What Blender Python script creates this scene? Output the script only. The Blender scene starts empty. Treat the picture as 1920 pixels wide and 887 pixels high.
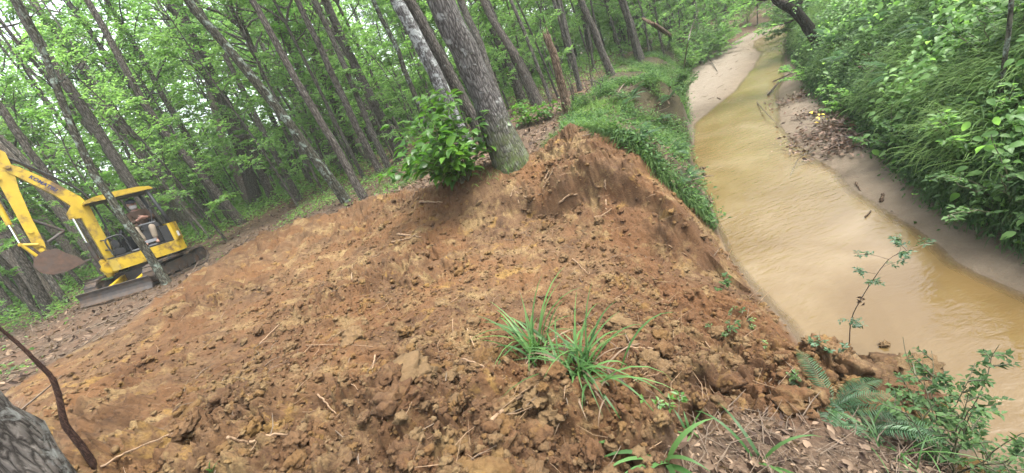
import bpy, bmesh, math, random
import numpy as np
from mathutils import Vector, Matrix
R_ = math.radians
S = bpy.context.scene
COL = S.collection

# ------------------------------------------------------------------ camera, sky, sun, exposure
FPX, TH, RO, CH = 740.0, R_(21), R_(22), 1.6
FW = Vector((0, math.cos(TH), -math.sin(TH)))
_u0 = Vector((0, math.sin(TH), math.cos(TH)))
RT = Vector((1, 0, 0)) * math.cos(RO) - _u0 * math.sin(RO)
UP = Vector((1, 0, 0)) * math.sin(RO) + _u0 * math.cos(RO)
CAMP = Vector((0, 0, CH))
cam = bpy.data.cameras.new('camera'); camo = bpy.data.objects.new('camera', cam); COL.objects.link(camo)
cam.sensor_width = 36; cam.lens = 36 * FPX / 1920; cam.clip_start = 0.05; cam.clip_end = 1000
camo.matrix_world = Matrix.Translation(CAMP) @ Matrix((RT, UP, -FW)).transposed().to_4x4()
S.camera = camo
SUN_EL, SUN_AZ = R_(70), R_(100)          # azimuth measured from +Y towards +X
w = bpy.data.worlds.new('World'); S.world = w; w.use_nodes = True
nt = w.node_tree; bg = nt.nodes['Background']
sk = nt.nodes.new('ShaderNodeTexSky'); sk.sky_type = 'NISHITA'; sk.sun_disc = False
sk.sun_elevation = SUN_EL; sk.sun_rotation = SUN_AZ; sk.dust_density = 4.0
hs = nt.nodes.new('ShaderNodeHueSaturation'); hs.inputs['Saturation'].default_value = 0.38
nt.links.new(sk.outputs[0], hs.inputs['Color']); nt.links.new(hs.outputs[0], bg.inputs['Color'])
bg.inputs['Strength'].default_value = 0.15
sun = bpy.data.lights.new('sun', 'SUN'); sun.energy = 1.5; sun.angle = R_(24); sun.color = (1, 0.96, 0.88)
suno = bpy.data.objects.new('sun', sun); COL.objects.link(suno)
suno.rotation_euler = (math.pi/2 - SUN_EL, 0, -SUN_AZ + math.pi)
_sd = Vector((math.sin(SUN_AZ)*math.cos(SUN_EL), math.cos(SUN_AZ)*math.cos(SUN_EL), math.sin(SUN_EL)))
suno.rotation_euler = _sd.to_track_quat('Z', 'Y').to_euler()
S.view_settings.view_transform = 'Standard'; S.view_settings.look = 'None'
S.view_settings.gamma = 1; S.view_settings.use_curve_mapping = False
S.view_settings.exposure = 2.55
S.render.engine = 'CYCLES'
S.cycles.max_bounces = 8; S.cycles.diffuse_bounces = 4; S.cycles.transmission_bounces = 5
S.cycles.transparent_max_bounces = 8; S.cycles.caustics_reflective = False; S.cycles.caustics_refractive = False

# ------------------------------------------------------------------ numeric helpers
def _hash(ix, iy, seed):
    h = (ix.astype(np.int64) * 374761393 + iy.astype(np.int64) * 668265263 + seed * 974711) & 0xFFFFFFFF
    h = ((h ^ (h >> 13)) * 1274126177) & 0xFFFFFFFF
    h = ((h ^ (h >> 16)) * 2246822519) & 0xFFFFFFFF
    return ((h ^ (h >> 15)) & 0xFFFFFF) / float(0xFFFFFF)
def vnoise(x, y, seed=0):
    x = np.asarray(x, float); y = np.asarray(y, float)
    ix = np.floor(x); iy = np.floor(y); fx = x - ix; fy = y - iy
    ux = fx*fx*fx*(fx*(fx*6-15)+10); uy = fy*fy*fy*(fy*(fy*6-15)+10)
    a = _hash(ix, iy, seed); b = _hash(ix+1, iy, seed); c = _hash(ix, iy+1, seed); d = _hash(ix+1, iy+1, seed)
    return (a + (b-a)*ux)*(1-uy) + (c + (d-c)*ux)*uy
def fbm(x, y, s, octv=4, seed=0, gain=0.5):
    t = np.zeros(np.shape(x)); amp = 1.0; n = 0.0; ca, sa = 0.8, 0.6
    for o in range(octv):
        t = t + amp*(vnoise(x/s, y/s, seed+o*17) - 0.5); n += amp; amp *= gain; s *= 0.5
        x, y = ca*x - sa*y + 3.1, sa*x + ca*y - 1.7
    return t / n * 2          # about -1..1
def domes(x, y, s, seed, fill=0.85):
    ix = np.floor(x/s); iy = np.floor(y/s); best = np.zeros(np.shape(x))
    for dx in (-1, 0, 1):
        for dy in (-1, 0, 1):
            cx = ix+dx; cy = iy+dy
            px = (cx + _hash(cx, cy, seed))*s; py = (cy + _hash(cx, cy, seed+1))*s
            r = s*(0.25 + 0.5*_hash(cx, cy, seed+2)); on = _hash(cx, cy, seed+3) < fill
            d2 = (x-px)**2 + (y-py)**2*(0.7+0.6*_hash(cx, cy, seed+4))
            q = np.maximum(1-d2/(r*r), 0); best = np.maximum(best, np.where(on, r*(.55*np.sqrt(q)*sstep(0, .35, q)+.45*q), 0))
    return best
def sstep(a, b, x):
    t = np.clip((x-a)/(b-a), 0, 1); return t*t*(3-2*t)
def ray(px, py):
    return ((px-960)*RT - (py-443.5)*UP + FPX*FW).normalized()
def unz(px, py, z):
    d = ray(px, py); return CAMP + d*((z-CH)/d.z)
def polydist(x, y, P):
    """distance to an open polyline and signed side (positive on its left)"""
    best = np.full(np.shape(x), 1e9); sgn = np.ones(np.shape(x))
    for (ax, ay), (bx, by) in zip(P[:-1], P[1:]):
        vx, vy = bx-ax, by-ay; L2 = vx*vx+vy*vy
        t = np.clip(((x-ax)*vx+(y-ay)*vy)/L2, 0, 1)
        d = np.hypot(x-ax-t*vx, y-ay-t*vy); c = vx*(y-ay)-vy*(x-ax)
        m = d < best-1e-9; best = np.where(m, d, best); sgn = np.where(m, np.sign(c), sgn)
    return best*sgn
def insidedist(x, y, P):
    """signed distance to a closed polygon, positive inside"""
    best = np.full(np.shape(x), 1e9); ins = np.zeros(np.shape(x), bool)
    for (ax, ay), (bx, by) in zip(P, P[1:]+P[:1]):
        vx, vy = bx-ax, by-ay; L2 = vx*vx+vy*vy
        t = np.clip(((x-ax)*vx+(y-ay)*vy)/L2, 0, 1)
        best = np.minimum(best, np.hypot(x-ax-t*vx, y-ay-t*vy))
        if by != ay:
            ins ^= ((ay > y) != (by > y)) & (x < (bx-ax)*(y-ay)/(by-ay)+ax)
    return np.where(ins, best, -best)

# ------------------------------------------------------------------ materials
def newmat(name):
    m = bpy.data.materials.new(name); m.use_nodes = True
    nt = m.node_tree; return m, nt, nt.nodes, nt.links, nt.nodes['Principled BSDF']
def N(nt, kind, **kw):
    n = nt.nodes.new(kind)
    for k, v in kw.items():
        if k in n.inputs.keys(): n.inputs[k].default_value = v
        else: setattr(n, k, v)
    return n
def noise_node(nt, vec, scale, detail=6, rough=0.6, dist=0.0):
    n = nt.nodes.new('ShaderNodeTexNoise'); n.inputs['Scale'].default_value = scale
    n.inputs['Detail'].default_value = detail; n.inputs['Roughness'].default_value = rough
    n.inputs['Distortion'].default_value = dist
    if vec: nt.links.new(vec, n.inputs['Vector'])
    return n
def ramp(nt, fac, stops):
    r = nt.nodes.new('ShaderNodeValToRGB'); e = r.color_ramp.elements
    while len(e) > 1: e.remove(e[0])
    e[0].position = stops[0][0]; e[0].color = (*stops[0][1], 1)
    for p, c in stops[1:]:
        k = e.new(p); k.color = (*c, 1)
    nt.links.new(fac, r.inputs[0]); return r
def mixc(nt, fac, a, b, mode='MIX'):
    m = nt.nodes.new('ShaderNodeMix'); m.data_type = 'RGBA'; m.blend_type = mode
    for sock, v in ((m.inputs[0], fac), (m.inputs[6], a), (m.inputs[7], b)):
        if hasattr(v, 'links') or hasattr(v, 'is_linked'): nt.links.new(v, sock)
        elif isinstance(v, (int, float)): sock.default_value = v
        else: sock.default_value = (*v, 1)
    return m.outputs[2]
def simple(name, base, rough=0.6, metal=0.0, var=0.25, scale=8.0, bump=0.0, dirt=None, dirt_amt=0.0, spec=0.5):
    m, nt, nd, lk, bs = newmat(name)
    tc = nd.new('ShaderNodeTexCoord'); n = noise_node(nt, tc.outputs['Object'], scale)
    c = ramp(nt, n.outputs['Fac'], [(0.3, tuple(v*(1-var) for v in base)), (0.7, tuple(min(1, v*(1+var)) for v in base))]).outputs[0]
    if dirt:
        n2 = noise_node(nt, tc.outputs['Object'], scale*0.6, 8, 0.7)
        f = ramp(nt, n2.outputs['Fac'], [(0.62-dirt_amt*0.3, (0, 0, 0)), (0.72-dirt_amt*0.2, (1, 1, 1))]).outputs[0]
        c = mixc(nt, f, c, dirt)
    lk.new(c, bs.inputs['Base Color']); bs.inputs['Roughness'].default_value = rough
    bs.inputs['Metallic'].default_value = metal; bs.inputs['Specular IOR Level'].default_value = spec
    if bump:
        b = nd.new('ShaderNodeBump'); b.inputs['Strength'].default_value = bump; b.inputs['Distance'].default_value = 0.02
        n3 = noise_node(nt, tc.outputs['Object'], scale*3, 8, 0.65); lk.new(n3.outputs['Fac'], b.inputs['Height']); lk.new(b.outputs[0], bs.inputs['Normal'])
    return m
def leafmat(name, a, b, trans=0.4, rough=0.45, spec=0.4, dead=None):
    """a..b by the leaf's own number; light passes through the blade"""
    m, nt, nd, lk, bs = newmat(name)
    at = nd.new('ShaderNodeAttribute'); at.attribute_name = 'rnd'
    oi = nd.new('ShaderNodeObjectInfo')
    stops = [(0.0, a), (0.9, b)]
    if dead: stops += [(0.955, b), (0.965, dead)]
    c = ramp(nt, at.outputs['Fac'], stops).outputs[0]
    h = nd.new('ShaderNodeHueSaturation'); lk.new(c, h.inputs['Color'])
    mr = nd.new('ShaderNodeMapRange'); lk.new(oi.outputs['Random'], mr.inputs[0])
    mr.inputs['To Min'].default_value = 0.80; mr.inputs['To Max'].default_value = 1.25
    lk.new(mr.outputs[0], h.inputs['Value'])
    lk.new(h.outputs[0], bs.inputs['Base Color']); bs.inputs['Roughness'].default_value = rough
    bs.inputs['Specular IOR Level'].default_value = spec
    t = nd.new('ShaderNodeBsdfTranslucent')
    g = nd.new('ShaderNodeMix'); g.data_type = 'RGBA'; g.blend_type = 'MULTIPLY'; g.inputs[0].default_value = 1
    lk.new(h.outputs[0], g.inputs[6]); g.inputs[7].default_value = (1.75, 1.8, 1.1, 1); lk.new(g.outputs[2], t.inputs['Color'])
    mx = nd.new('ShaderNodeMixShader'); mx.inputs[0].default_value = trans
    lk.new(bs.outputs[0], mx.inputs[1]); lk.new(t.outputs[0], mx.inputs[2])
    lk.new(mx.outputs[0], nd['Material Output'].inputs['Surface'])
    return m
def barkmat(name, dark, light, lichen=(0.27, 0.29, 0.27), lich_amt=0.3, moss=0.0, sx=1.0):
    m, nt, nd, lk, bs = newmat(name)
    tc = nd.new('ShaderNodeTexCoord'); mp = nd.new('ShaderNodeMapping'); mp.inputs['Scale'].default_value = (1, 1, 0.22)
    lk.new(tc.outputs['Object'], mp.inputs[0])
    v = nd.new('ShaderNodeTexVoronoi'); v.feature = 'DISTANCE_TO_EDGE'; v.inputs['Scale'].default_value = 26*sx
    nz = noise_node(nt, mp.outputs[0], 14*sx, 8, 0.7, 0.6)
    wv = nd.new('ShaderNodeVectorMath'); wv.operation = 'ADD'
    sc = nd.new('ShaderNodeVectorMath'); sc.operation = 'SCALE'; sc.inputs['Scale'].default_value = 0.05
    lk.new(nz.outputs['Color'], sc.inputs[0]); lk.new(mp.outputs[0], wv.inputs[0]); lk.new(sc.outputs[0], wv.inputs[1]); lk.new(wv.outputs[0], v.inputs['Vector'])
    f = nd.new('ShaderNodeMath'); f.operation = 'MULTIPLY'; lk.new(v.outputs['Distance'], f.inputs[0]); f.inputs[1].default_value = 3.0
    ad = nd.new('ShaderNodeMath'); ad.operation = 'ADD'; lk.new(f.outputs[0], ad.inputs[0]); 
    s2 = nd.new('ShaderNodeMath'); s2.operation = 'MULTIPLY_ADD'; lk.new(nz.outputs['Fac'], s2.inputs[0]); s2.inputs[1].default_value = 1.2; s2.inputs[2].default_value = -0.45
    lk.new(s2.outputs[0], ad.inputs[1])
    c = ramp(nt, ad.outputs[0], [(0.15, dark), (0.85, light)]).outputs[0]
    l1 = noise_node(nt, tc.outputs['Object'], 5.5, 9, 0.72, 0.4)
    lf = ramp(nt, l1.outputs['Fac'], [(0.70-lich_amt*0.35, (0, 0, 0)), (0.76-lich_amt*0.3, (1, 1, 1))]).outputs[0]
    c = mixc(nt, lf, c, lichen)
    if moss:
        sep = nd.new('ShaderNodeSeparateXYZ'); lk.new(tc.outputs['Object'], sep.inputs[0])
        mr = nd.new('ShaderNodeMapRange'); lk.new(sep.outputs['Z'], mr.inputs[0]); mr.inputs['From Min'].default_value = 0.1; mr.inputs['From Max'].default_value = moss
        mr.inputs['To Min'].default_value = 0.75; mr.inputs['To Max'].default_value = 0.0
        l2 = noise_node(nt, tc.outputs['Object'], 9, 7, 0.7)
        mm = nd.new('ShaderNodeMath'); mm.operation = 'MULTIPLY'; lk.new(mr.outputs[0], mm.inputs[0])
        lk.new(ramp(nt, l2.outputs['Fac'], [(0.35, (0, 0, 0)), (0.6, (1, 1, 1))]).outputs[0], mm.inputs[1])
        c = mixc(nt, mm.outputs[0], c, (0.13, 0.17, 0.05))
    oi = nd.new('ShaderNodeObjectInfo'); mr2 = nd.new('ShaderNodeMapRange'); lk.new(oi.outputs['Random'], mr2.inputs[0])
    mr2.inputs['To Min'].default_value = 0.75; mr2.inputs['To Max'].default_value = 1.25
    h = nd.new('ShaderNodeHueSaturation'); lk.new(c, h.inputs['Color']); lk.new(mr2.outputs[0], h.inputs['Value'])
    lk.new(h.outputs[0], bs.inputs['Base Color']); bs.inputs['Roughness'].default_value = 0.9; bs.inputs['Specular IOR Level'].default_value = 0.15
    b = nd.new('ShaderNodeBump'); b.inputs['Strength'].default_value = 0.9; b.inputs['Distance'].default_value = 0.03
    lk.new(ad.outputs[0], b.inputs['Height']); lk.new(b.outputs[0], bs.inputs['Normal'])
    return m
def soilmat(name, attr):
    """the ground: excavated clay, forest litter, bank soil and sand by the masks stored on the sheet"""
    m, nt, nd, lk, bs = newmat(name)
    tc = nd.new('ShaderNodeTexCoord'); P = tc.outputs['Object']
    big = noise_node(nt, P, 0.9, 5, 0.6, 0.5); mid = noise_node(nt, P, 5.0, 8, 0.7, 0.3); fine = noise_node(nt, P, 45, 8, 0.75)
    base = ramp(nt, mid.outputs['Fac'], [(0.30, (0.034, 0.018, 0.009)), (0.45, (0.072, 0.041, 0.020)), (0.58, (0.102, 0.061, 0.030)), (0.72, (0.158, 0.110, 0.056))]).outputs[0]
    org = mixc(nt, ramp(nt, big.outputs['Fac'], [(0.40, (0, 0, 0)), (0.62, (1, 1, 1))]).outputs[0], base, (0.104, 0.052, 0.021))
    pale = noise_node(nt, P, 2.2, 7, 0.7, 0.2)
    clay = mixc(nt, ramp(nt, pale.outputs['Fac'], [(0.53, (0, 0, 0)), (0.63, (1, 1, 1))]).outputs[0], org, (0.160, 0.110, 0.050))
    yel = noise_node(nt, P, 3.1, 4, 0.6, 0.8)
    clay = mixc(nt, ramp(nt, yel.outputs['Fac'], [(0.60, (0, 0, 0)), (0.67, (0.8, 0.8, 0.8))]).outputs[0], clay, (0.165, 0.100, 0.030))
    clay = mixc(nt, ramp(nt, fine.outputs['Fac'], [(0.34, (0.8, 0.8, 0.8)), (0.5, (0, 0, 0))]).outputs[0], clay, (0.034, 0.019, 0.011))
    dk = noise_node(nt, P, .42, 4, .6, .4)
    clay = mixc(nt, ramp(nt, dk.outputs['Fac'], [(0.44, (.75, .75, .75)), (0.56, (0, 0, 0))]).outputs[0], clay, mixc(nt, 1.0, clay, (0.72, 0.67, 0.66), 'MULTIPLY'))
    if attr:
        def A(n):
            a = nd.new('ShaderNodeAttribute'); a.attribute_name = n; return a.outputs['Fac']
        lit = ramp(nt, noise_node(nt, P, 16, 9, 0.8, 0.4).outputs['Fac'], [(0.33, (0.018, 0.012, 0.008)), (0.5, (0.058, 0.038, 0.024)), (0.62, (0.11, 0.078, 0.052)), (0.7, (0.17, 0.135, 0.10))]).outputs[0]
        lit = mixc(nt, ramp(nt, big.outputs['Fac'], [(0.45, (0, 0, 0)), (0.65, (0.7, 0.7, 0.7))]).outputs[0], lit, (0.085, 0.048, 0.028))
        gr = ramp(nt, mid.outputs['Fac'], [(0.3, (0.022, 0.018, 0.010)), (0.7, (0.052, 0.044, 0.021))]).outputs[0]
        sand = ramp(nt, mid.outputs['Fac'], [(0.3, (0.106, 0.087, 0.066)), (0.7, (0.148, 0.125, 0.097))]).outputs[0]
        sand = mixc(nt, ramp(nt, fine.outputs['Fac'], [(0.36, (0.5, 0.5, 0.5)), (0.48, (0, 0, 0))]).outputs[0], sand, (0.14, 0.098, 0.062))
        c = mixc(nt, A('grass'), lit, gr); c = mixc(nt, A('mud'), c, clay); c = mixc(nt, A('sand'), c, sand)
        c = mixc(nt, A('wet'), c, (0.74, 0.68, 0.60), 'MULTIPLY')
    else:
        a = nd.new('ShaderNodeAttribute'); a.attribute_name = 'rnd'
        c = mixc(nt, ramp(nt, a.outputs['Fac'], [(.55, (0, 0, 0)), (.9, (.55, .55, .55))]).outputs[0], clay, (0.140, 0.096, 0.047))
        c = mixc(nt, ramp(nt, a.outputs['Fac'], [(.15, (.6, .6, .6)), (.3, (0, 0, 0))]).outputs[0], c, (0.115, 0.066, 0.022))
    lk.new(c, bs.inputs['Base Color']); bs.inputs['Roughness'].default_value = 0.92; bs.inputs['Specular IOR Level'].default_value = 0.2
    b = nd.new('ShaderNodeBump'); b.inputs['Strength'].default_value = 0.8; b.inputs['Distance'].default_value = 0.022
    ad = nd.new('ShaderNodeMath'); ad.operation = 'MULTIPLY_ADD'; lk.new(mid.outputs['Fac'], ad.inputs[0]); ad.inputs[1].default_value = 2.0; lk.new(fine.outputs['Fac'], ad.inputs[2])
    lk.new(ad.outputs[0], b.inputs['Height']); lk.new(b.outputs[0], bs.inputs['Normal'])
    return m
M = {}
M['ground'] = soilmat('clay_and_forest_floor', True)
M['clod'] = soilmat('clay', False)
M['leaf_up'] = leafmat('understory_leaves', (0.050, 0.115, 0.032), (0.120, 0.220, 0.066), 0.6)
M['leaf_can'] = leafmat('canopy_leaves', (0.045, 0.108, 0.032), (0.110, 0.205, 0.064), 0.6)
M['leaf_pale'] = leafmat('pale_leaves', (0.068, 0.140, 0.046), (0.135, 0.230, 0.082), 0.6)
M['leaf_bush'] = leafmat('glossy_broad_leaves', (0.030, 0.090, 0.014), (0.085, 0.19, 0.024), 0.4, 0.4, 0.4)
M['grass'] = leafmat('grass_blades', (0.020, 0.054, 0.014), (0.105, 0.172, 0.052), 0.45, 0.6, 0.15)
M['grass_hero'] = leafmat('tuft_blades', (0.020, 0.056, 0.014), (0.062, 0.128, 0.036), 0.35, 0.5, 0.25)
M['under'] = leafmat('undergrowth_leaves', (0.016, 0.046, 0.015), (0.075, 0.138, 0.046), 0.4, 0.6, 0.2)
M['fern'] = leafmat('fern_fronds', (0.016, 0.050, 0.020), (0.048, 0.105, 0.043), 0.3)
M['dry'] = leafmat('dry_leaves', (0.030, 0.017, 0.011), (0.20, 0.14, 0.092), 0.12, 0.75, 0.25)
M['yellow_leaf'] = leafmat('yellow_leaves', (0.55, 0.42, 0.04), (0.65, 0.52, 0.08), 0.3)
M['bark'] = barkmat('brown_grey_bark', (0.026, 0.022, 0.018), (0.118, 0.104, 0.088), lich_amt=0.15)
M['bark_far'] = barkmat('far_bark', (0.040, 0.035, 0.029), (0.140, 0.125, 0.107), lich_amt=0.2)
M['bark_big'] = barkmat('big_oak_bark', (0.034, 0.030, 0.027), (0.150, 0.138, 0.126), lichen=(0.27, 0.275, 0.255), lich_amt=0.42, moss=0.9)
M['bark_white'] = barkmat('white_lichen_bark', (0.028, 0.025, 0.023), (0.13, 0.125, 0.12), lichen=(0.30, 0.315, 0.30), lich_amt=0.6)
M['bark_corner'] = barkmat('corner_bark', (0.030, 0.026, 0.022), (0.155, 0.138, 0.120), lichen=(0.23, 0.235, 0.215), lich_amt=0.55, sx=1.3)
M['bark_pale'] = barkmat('pale_bark', (0.085, 0.070, 0.058), (0.21, 0.18, 0.152), lich_amt=0.3)
M['bark_moss'] = barkmat('lichen_spotted_bark', (0.024, 0.022, 0.016), (0.10, 0.095, 0.07), lichen=(0.23, 0.28, 0.23), lich_amt=0.5)
M['bark_dark'] = barkmat('dark_bark', (0.012, 0.010, 0.008), (0.045, 0.038, 0.030), lich_amt=0.0)  # darkest bark tone, kept for the trunk leaning over the creek
M['rotten'] = barkmat('rotten_wood', (0.035, 0.021, 0.014), (0.16, 0.112, 0.075), lich_amt=0.1)
M['redwood'] = barkmat('red_brown_bark', (0.035, 0.017, 0.012), (0.115, 0.062, 0.043), lichen=(0.18, 0.15, 0.13), lich_amt=0.2, sx=3)
M['twig'] = simple('grey_brown_twig', (0.10, 0.072, 0.048), 0.85, var=0.4, scale=20)
M['root'] = simple('pale_root', (0.165, 0.105, 0.058), 0.8, var=0.35, scale=25)
M['wood'] = simple('split_wood', (0.62, 0.50, 0.33), 0.75, var=0.2, scale=20)
M['stem'] = simple('green_stem', (0.06, 0.06, 0.03), 0.7, var=0.3, scale=20)

# ------------------------------------------------------------------ object helpers
def link(o, parent=None):
    COL.objects.link(o)
    if parent: o.parent = parent
    return o
def tag(o, label=None, cat=None, group=None, kind=None):
    if label: o['label'] = label
    if cat: o['category'] = cat
    if group: o['group'] = group
    if kind: o['kind'] = kind
    return o
def empty(name, loc, label, cat, group=None):
    o = bpy.data.objects.new(name, None); o.empty_display_size = 0.1; o.location = loc
    return tag(link(o), label, cat, group)
def mesh(name, V, F, mat, rnd=None, smooth=False, attrs=None):
    """V (n,3); F array (m,k) or list of such arrays; rnd one number per face"""
    me = bpy.data.meshes.new(name)
    V = np.asarray(V, np.float32); Fs = F if isinstance(F, list) else [F]
    Fs = [np.asarray(f, np.int32) for f in Fs if len(f)]
    nl = sum(f.size for f in Fs); nf = sum(len(f) for f in Fs)
    me.vertices.add(len(V)); me.vertices.foreach_set('co', V.ravel())
    me.loops.add(nl); me.loops.foreach_set('vertex_index', np.concatenate([f.ravel() for f in Fs]))
    me.polygons.add(nf)
    tot = np.concatenate([np.full(len(f), f.shape[1], np.int32) for f in Fs])
    st = np.concatenate([[0], np.cumsum(tot)[:-1]]).astype(np.int32)
    me.polygons.foreach_set('loop_start', st)
    if smooth: me.polygons.foreach_set('use_smooth', np.ones(nf, bool))
    me.update(calc_edges=True)
    if rnd is not None:
        a = me.attributes.new('rnd', 'FLOAT', 'FACE'); a.data.foreach_set('value', np.asarray(rnd, np.float32))
    for k, v in (attrs or {}).items():
        a = me.attributes.new(k, 'FLOAT', 'POINT'); a.data.foreach_set('value', np.asarray(v, np.float32))
    me.materials.append(mat); me.validate()
    return me
def obj(name, me, parent=None):
    return link(bpy.data.objects.new(name, me), parent)
class Geo:
    """collects pieces that belong to one mesh"""
    def __init__(s): s.V = []; s.Q = []; s.T = []; s.rq = []; s.rt = []; s.n = 0
    def add(s, V, Q=None, T=None, rq=None, rt=None):
        V = np.asarray(V, float).reshape(-1, 3)
        if Q is not None and len(Q):
            Q = np.asarray(Q); s.Q.append(Q+s.n); s.rq.append(np.full(len(Q), .5) if rq is None else np.broadcast_to(rq, len(Q)))
        if T is not None and len(T):
            T = np.asarray(T); s.T.append(T+s.n); s.rt.append(np.full(len(T), .5) if rt is None else np.broadcast_to(rt, len(T)))
        s.V.append(V); s.n += len(V); return s
    def build(s, name, mat, smooth=False):
        F = []; r = []
        if s.Q: F.append(np.concatenate(s.Q)); r.append(np.concatenate(s.rq))
        if s.T: F.append(np.concatenate(s.T)); r.append(np.concatenate(s.rt))
        return mesh(name, np.concatenate(s.V), F, mat, np.concatenate(r), smooth)
    def tube(s, pts, rad, n=6, noise=0.0, rng=None, cap=True):
        P = np.asarray(pts, float); k = len(P); rad = np.broadcast_to(rad, k)
        T = np.gradient(P, axis=0); T /= np.linalg.norm(T, axis=1)[:, None]+1e-9
        ref = np.array([0.31, 0.95, 0.02]) if abs(T[0, 2]) > .7 else np.array([0.05, 0.03, 1.])
        X = np.cross(T, ref); X /= np.linalg.norm(X, axis=1)[:, None]; Y = np.cross(T, X)
        a = np.linspace(0, 2*np.pi, n, endpoint=False)
        rr = rad[:, None]*np.ones((k, n))
        if noise: rr = rr*(1+noise*(rng.random((k, n))-.5)*2)
        V = P[:, None] + rr[..., None]*(np.cos(a)[None, :, None]*X[:, None] + np.sin(a)[None, :, None]*Y[:, None])
        i = np.arange(k-1)[:, None]*n + np.arange(n)[None]; j = np.arange(k-1)[:, None]*n + (np.arange(n)+1)[None] % n
        Q = np.stack([i, j, j+n, i+n], -1).reshape(-1, 4)
        V = V.reshape(-1, 3); Tt = []
        if cap:
            V = np.vstack([V, P[-1] + T[-1]*rad[-1]*.4, P[0]-T[0]*rad[0]*.4]); c = k*n
            Tt = [[(k-1)*n+q, (k-1)*n+(q+1) % n, c] for q in range(n)] + [[(q+1) % n, q, c+1] for q in range(n)]
        return s.add(V, Q, Tt)
def spline(pts, n):
    """Catmull-Rom through the points"""
    P = np.asarray(pts, float); P = np.vstack([2*P[0]-P[1], P, 2*P[-1]-P[-2]]); m = len(P)-3
    t = np.linspace(0, m-1e-6, n); i = t.astype(int); f = (t-i)[:, None]
    a, b, c, d = P[i], P[i+1], P[i+2], P[i+3]
    return .5*((2*b)+(-a+c)*f+(2*a-5*b+4*c-d)*f**2+(-a+3*b-3*c+d)*f**3)
def unit(a): return a/(np.linalg.norm(a, axis=-1, keepdims=True)+1e-9)

# ------------------------------------------------------------------ the terrain
WZ = -1.5                                                   # water level
LBANK = [(1.0, -60), (1.0, -3), (1.45, 0), (1.95, 1.3), (2.12, 1.8), (2.30, 2.10), (2.26, 2.38), (2.06, 2.7), (2.15, 3.0), (2.27, 3.5), (2.54, 4.44),
         (2.89, 5.15), (3.4, 6.3), (4.1, 7.8), (4.9, 9.2), (5.9, 10.9), (7.4, 13.6), (9.7, 17.2), (12.0, 20.4), (14.6, 22.8), (18.5, 24.4), (28, 25.2), (120, 25)]
RBANK = [(3.2, -60), (3.3, -3), (3.9, 0.6), (4.37, 2.75), (4.68, 3.59), (5.1, 4.27), (6.0, 5.6), (6.7, 6.8), (8.2, 9.2), (9.95, 11.5), (12.65, 15.2), (15.4, 18.3), (19.5, 20.6), (30, 21.6), (120, 21.4)]
LWATER = [(1.0, -60), (1.0, -3), (1.45, 0), (1.95, 1.3), (2.12, 1.8), (2.30, 2.10), (2.26, 2.38), (2.06, 2.7), (2.15, 3.0), (2.27, 3.5), (2.54, 4.44),
          (2.89, 5.15), (3.4, 6.3), (4.1, 7.8), (4.9, 9.2), (6.1, 11.0), (8.7, 12.9), (11.3, 15.4), (13.4, 17.7), (14.6, 19.8), (16.2, 21.8), (19.5, 23.3), (28, 24.4), (120, 24.3)]
RWATER = [(3.0, -60), (3.1, -3), (3.55, 0.6), (3.77, 2.3), (3.88, 2.9), (4.24, 3.54), (4.7, 4.75), (5.1, 5.4), (5.3, 6.0), (5.75, 6.9), (6.45, 8.2), (7.5, 9.5), (8.63, 10.9), (9.9, 12.2), (12.4, 15.2), (15.2, 18.5), (19.3, 20.9), (30, 21.9), (120, 21.8)]
_ctrl = []
for p in [(1130, 430, -.5), (1000, 420, -.42), (870, 420, -.25), (700, 430, -.05), (560, 430, .08), (1000, 335, .0), (1060, 252, .30), (1010, 285, .26), (1150, 292, .08),
          (1230, 440, -.72), (1250, 372, -.32), (1300, 445, -.85), (1190, 240, .12), (1265, 300, -.35), (640, 400, .1), (450, 425, .02), (760, 385, .1), (860, 345, .25), (930, 305, .3),
          (480, 450, .05), (20, 640, .3), (100, 740, .15), (960, 880, -.12), (600, 880, .02), (300, 880, .12), (960, 600, -.45), (700, 600, -.18), (400, 600, .06),
          (1200, 600, -.82), (1300, 520, -1.02), (1200, 700, -.62), (1400, 740, -.85), (1400, 640, -1.18), (1550, 700, -1.25), (1200, 880, -.38), (1500, 880, -.72), (1750, 880, -1.1),
          (1590, 780, -1.12), (1100, 530, -.7), (850, 520, -.33), (1000, 650, -.42), (1060, 200, .3), (1145, 140, .3), (1240, 150, .12), (1340, 125, -.2), (250, 560, .12), (700, 740, -.12), (850, 760, -.2)]:
    v = unz(*p); _ctrl.append((v.x, v.y, p[2]))
_ctrl += [(-8.71, 9.93, .08), (-10.44, 9.9, .27), (-8.78, 12.42, -.15), (-10.51, 12.39, .05), (0, 0, 0), (-1, 0, .05), (-1, -2, .1), (-3, 0.5, .2), (.8, 0, -.35), (.5, -3, 0),
          (-5, -5, .4), (-6, 2, .4), (-14, 10, .3), (-15, 18, .0), (-8, 20, .0), (0, 20, .3), (6, 26, .3), (-25, 30, .2), (-25, 5, .6), (8, 30, .4), (-10, 40, .3), (10, 45, .5), (-40, 40, .3), (0, 12, .3), (3, 14, .3), (4.3, 11.5, .2)]
for (x, y) in LBANK[1:20]: _ctrl.append((x, y, WZ))
for i in range(12, 20):
    (ax, ay), (bx, by) = LBANK[i-1], LBANK[i+1]; L = math.hypot(bx-ax, by-ay); nx, ny = -(by-ay)/L, (bx-ax)/L
    for d, z in ((.55, -.75), (1.15, -.12), (2.6, .1)):
        _ctrl.append((LBANK[i][0]+nx*d, LBANK[i][1]+ny*d, z + (0.15 if i > 15 else 0)))
_C = np.array(_ctrl)
def _phi(d2): return np.sqrt(d2+0.04)
_A = _phi(((_C[:, None, :2]-_C[None, :, :2])**2).sum(-1)); n_ = len(_C)
_A[np.arange(n_), np.arange(n_)] -= 0.02
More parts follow.
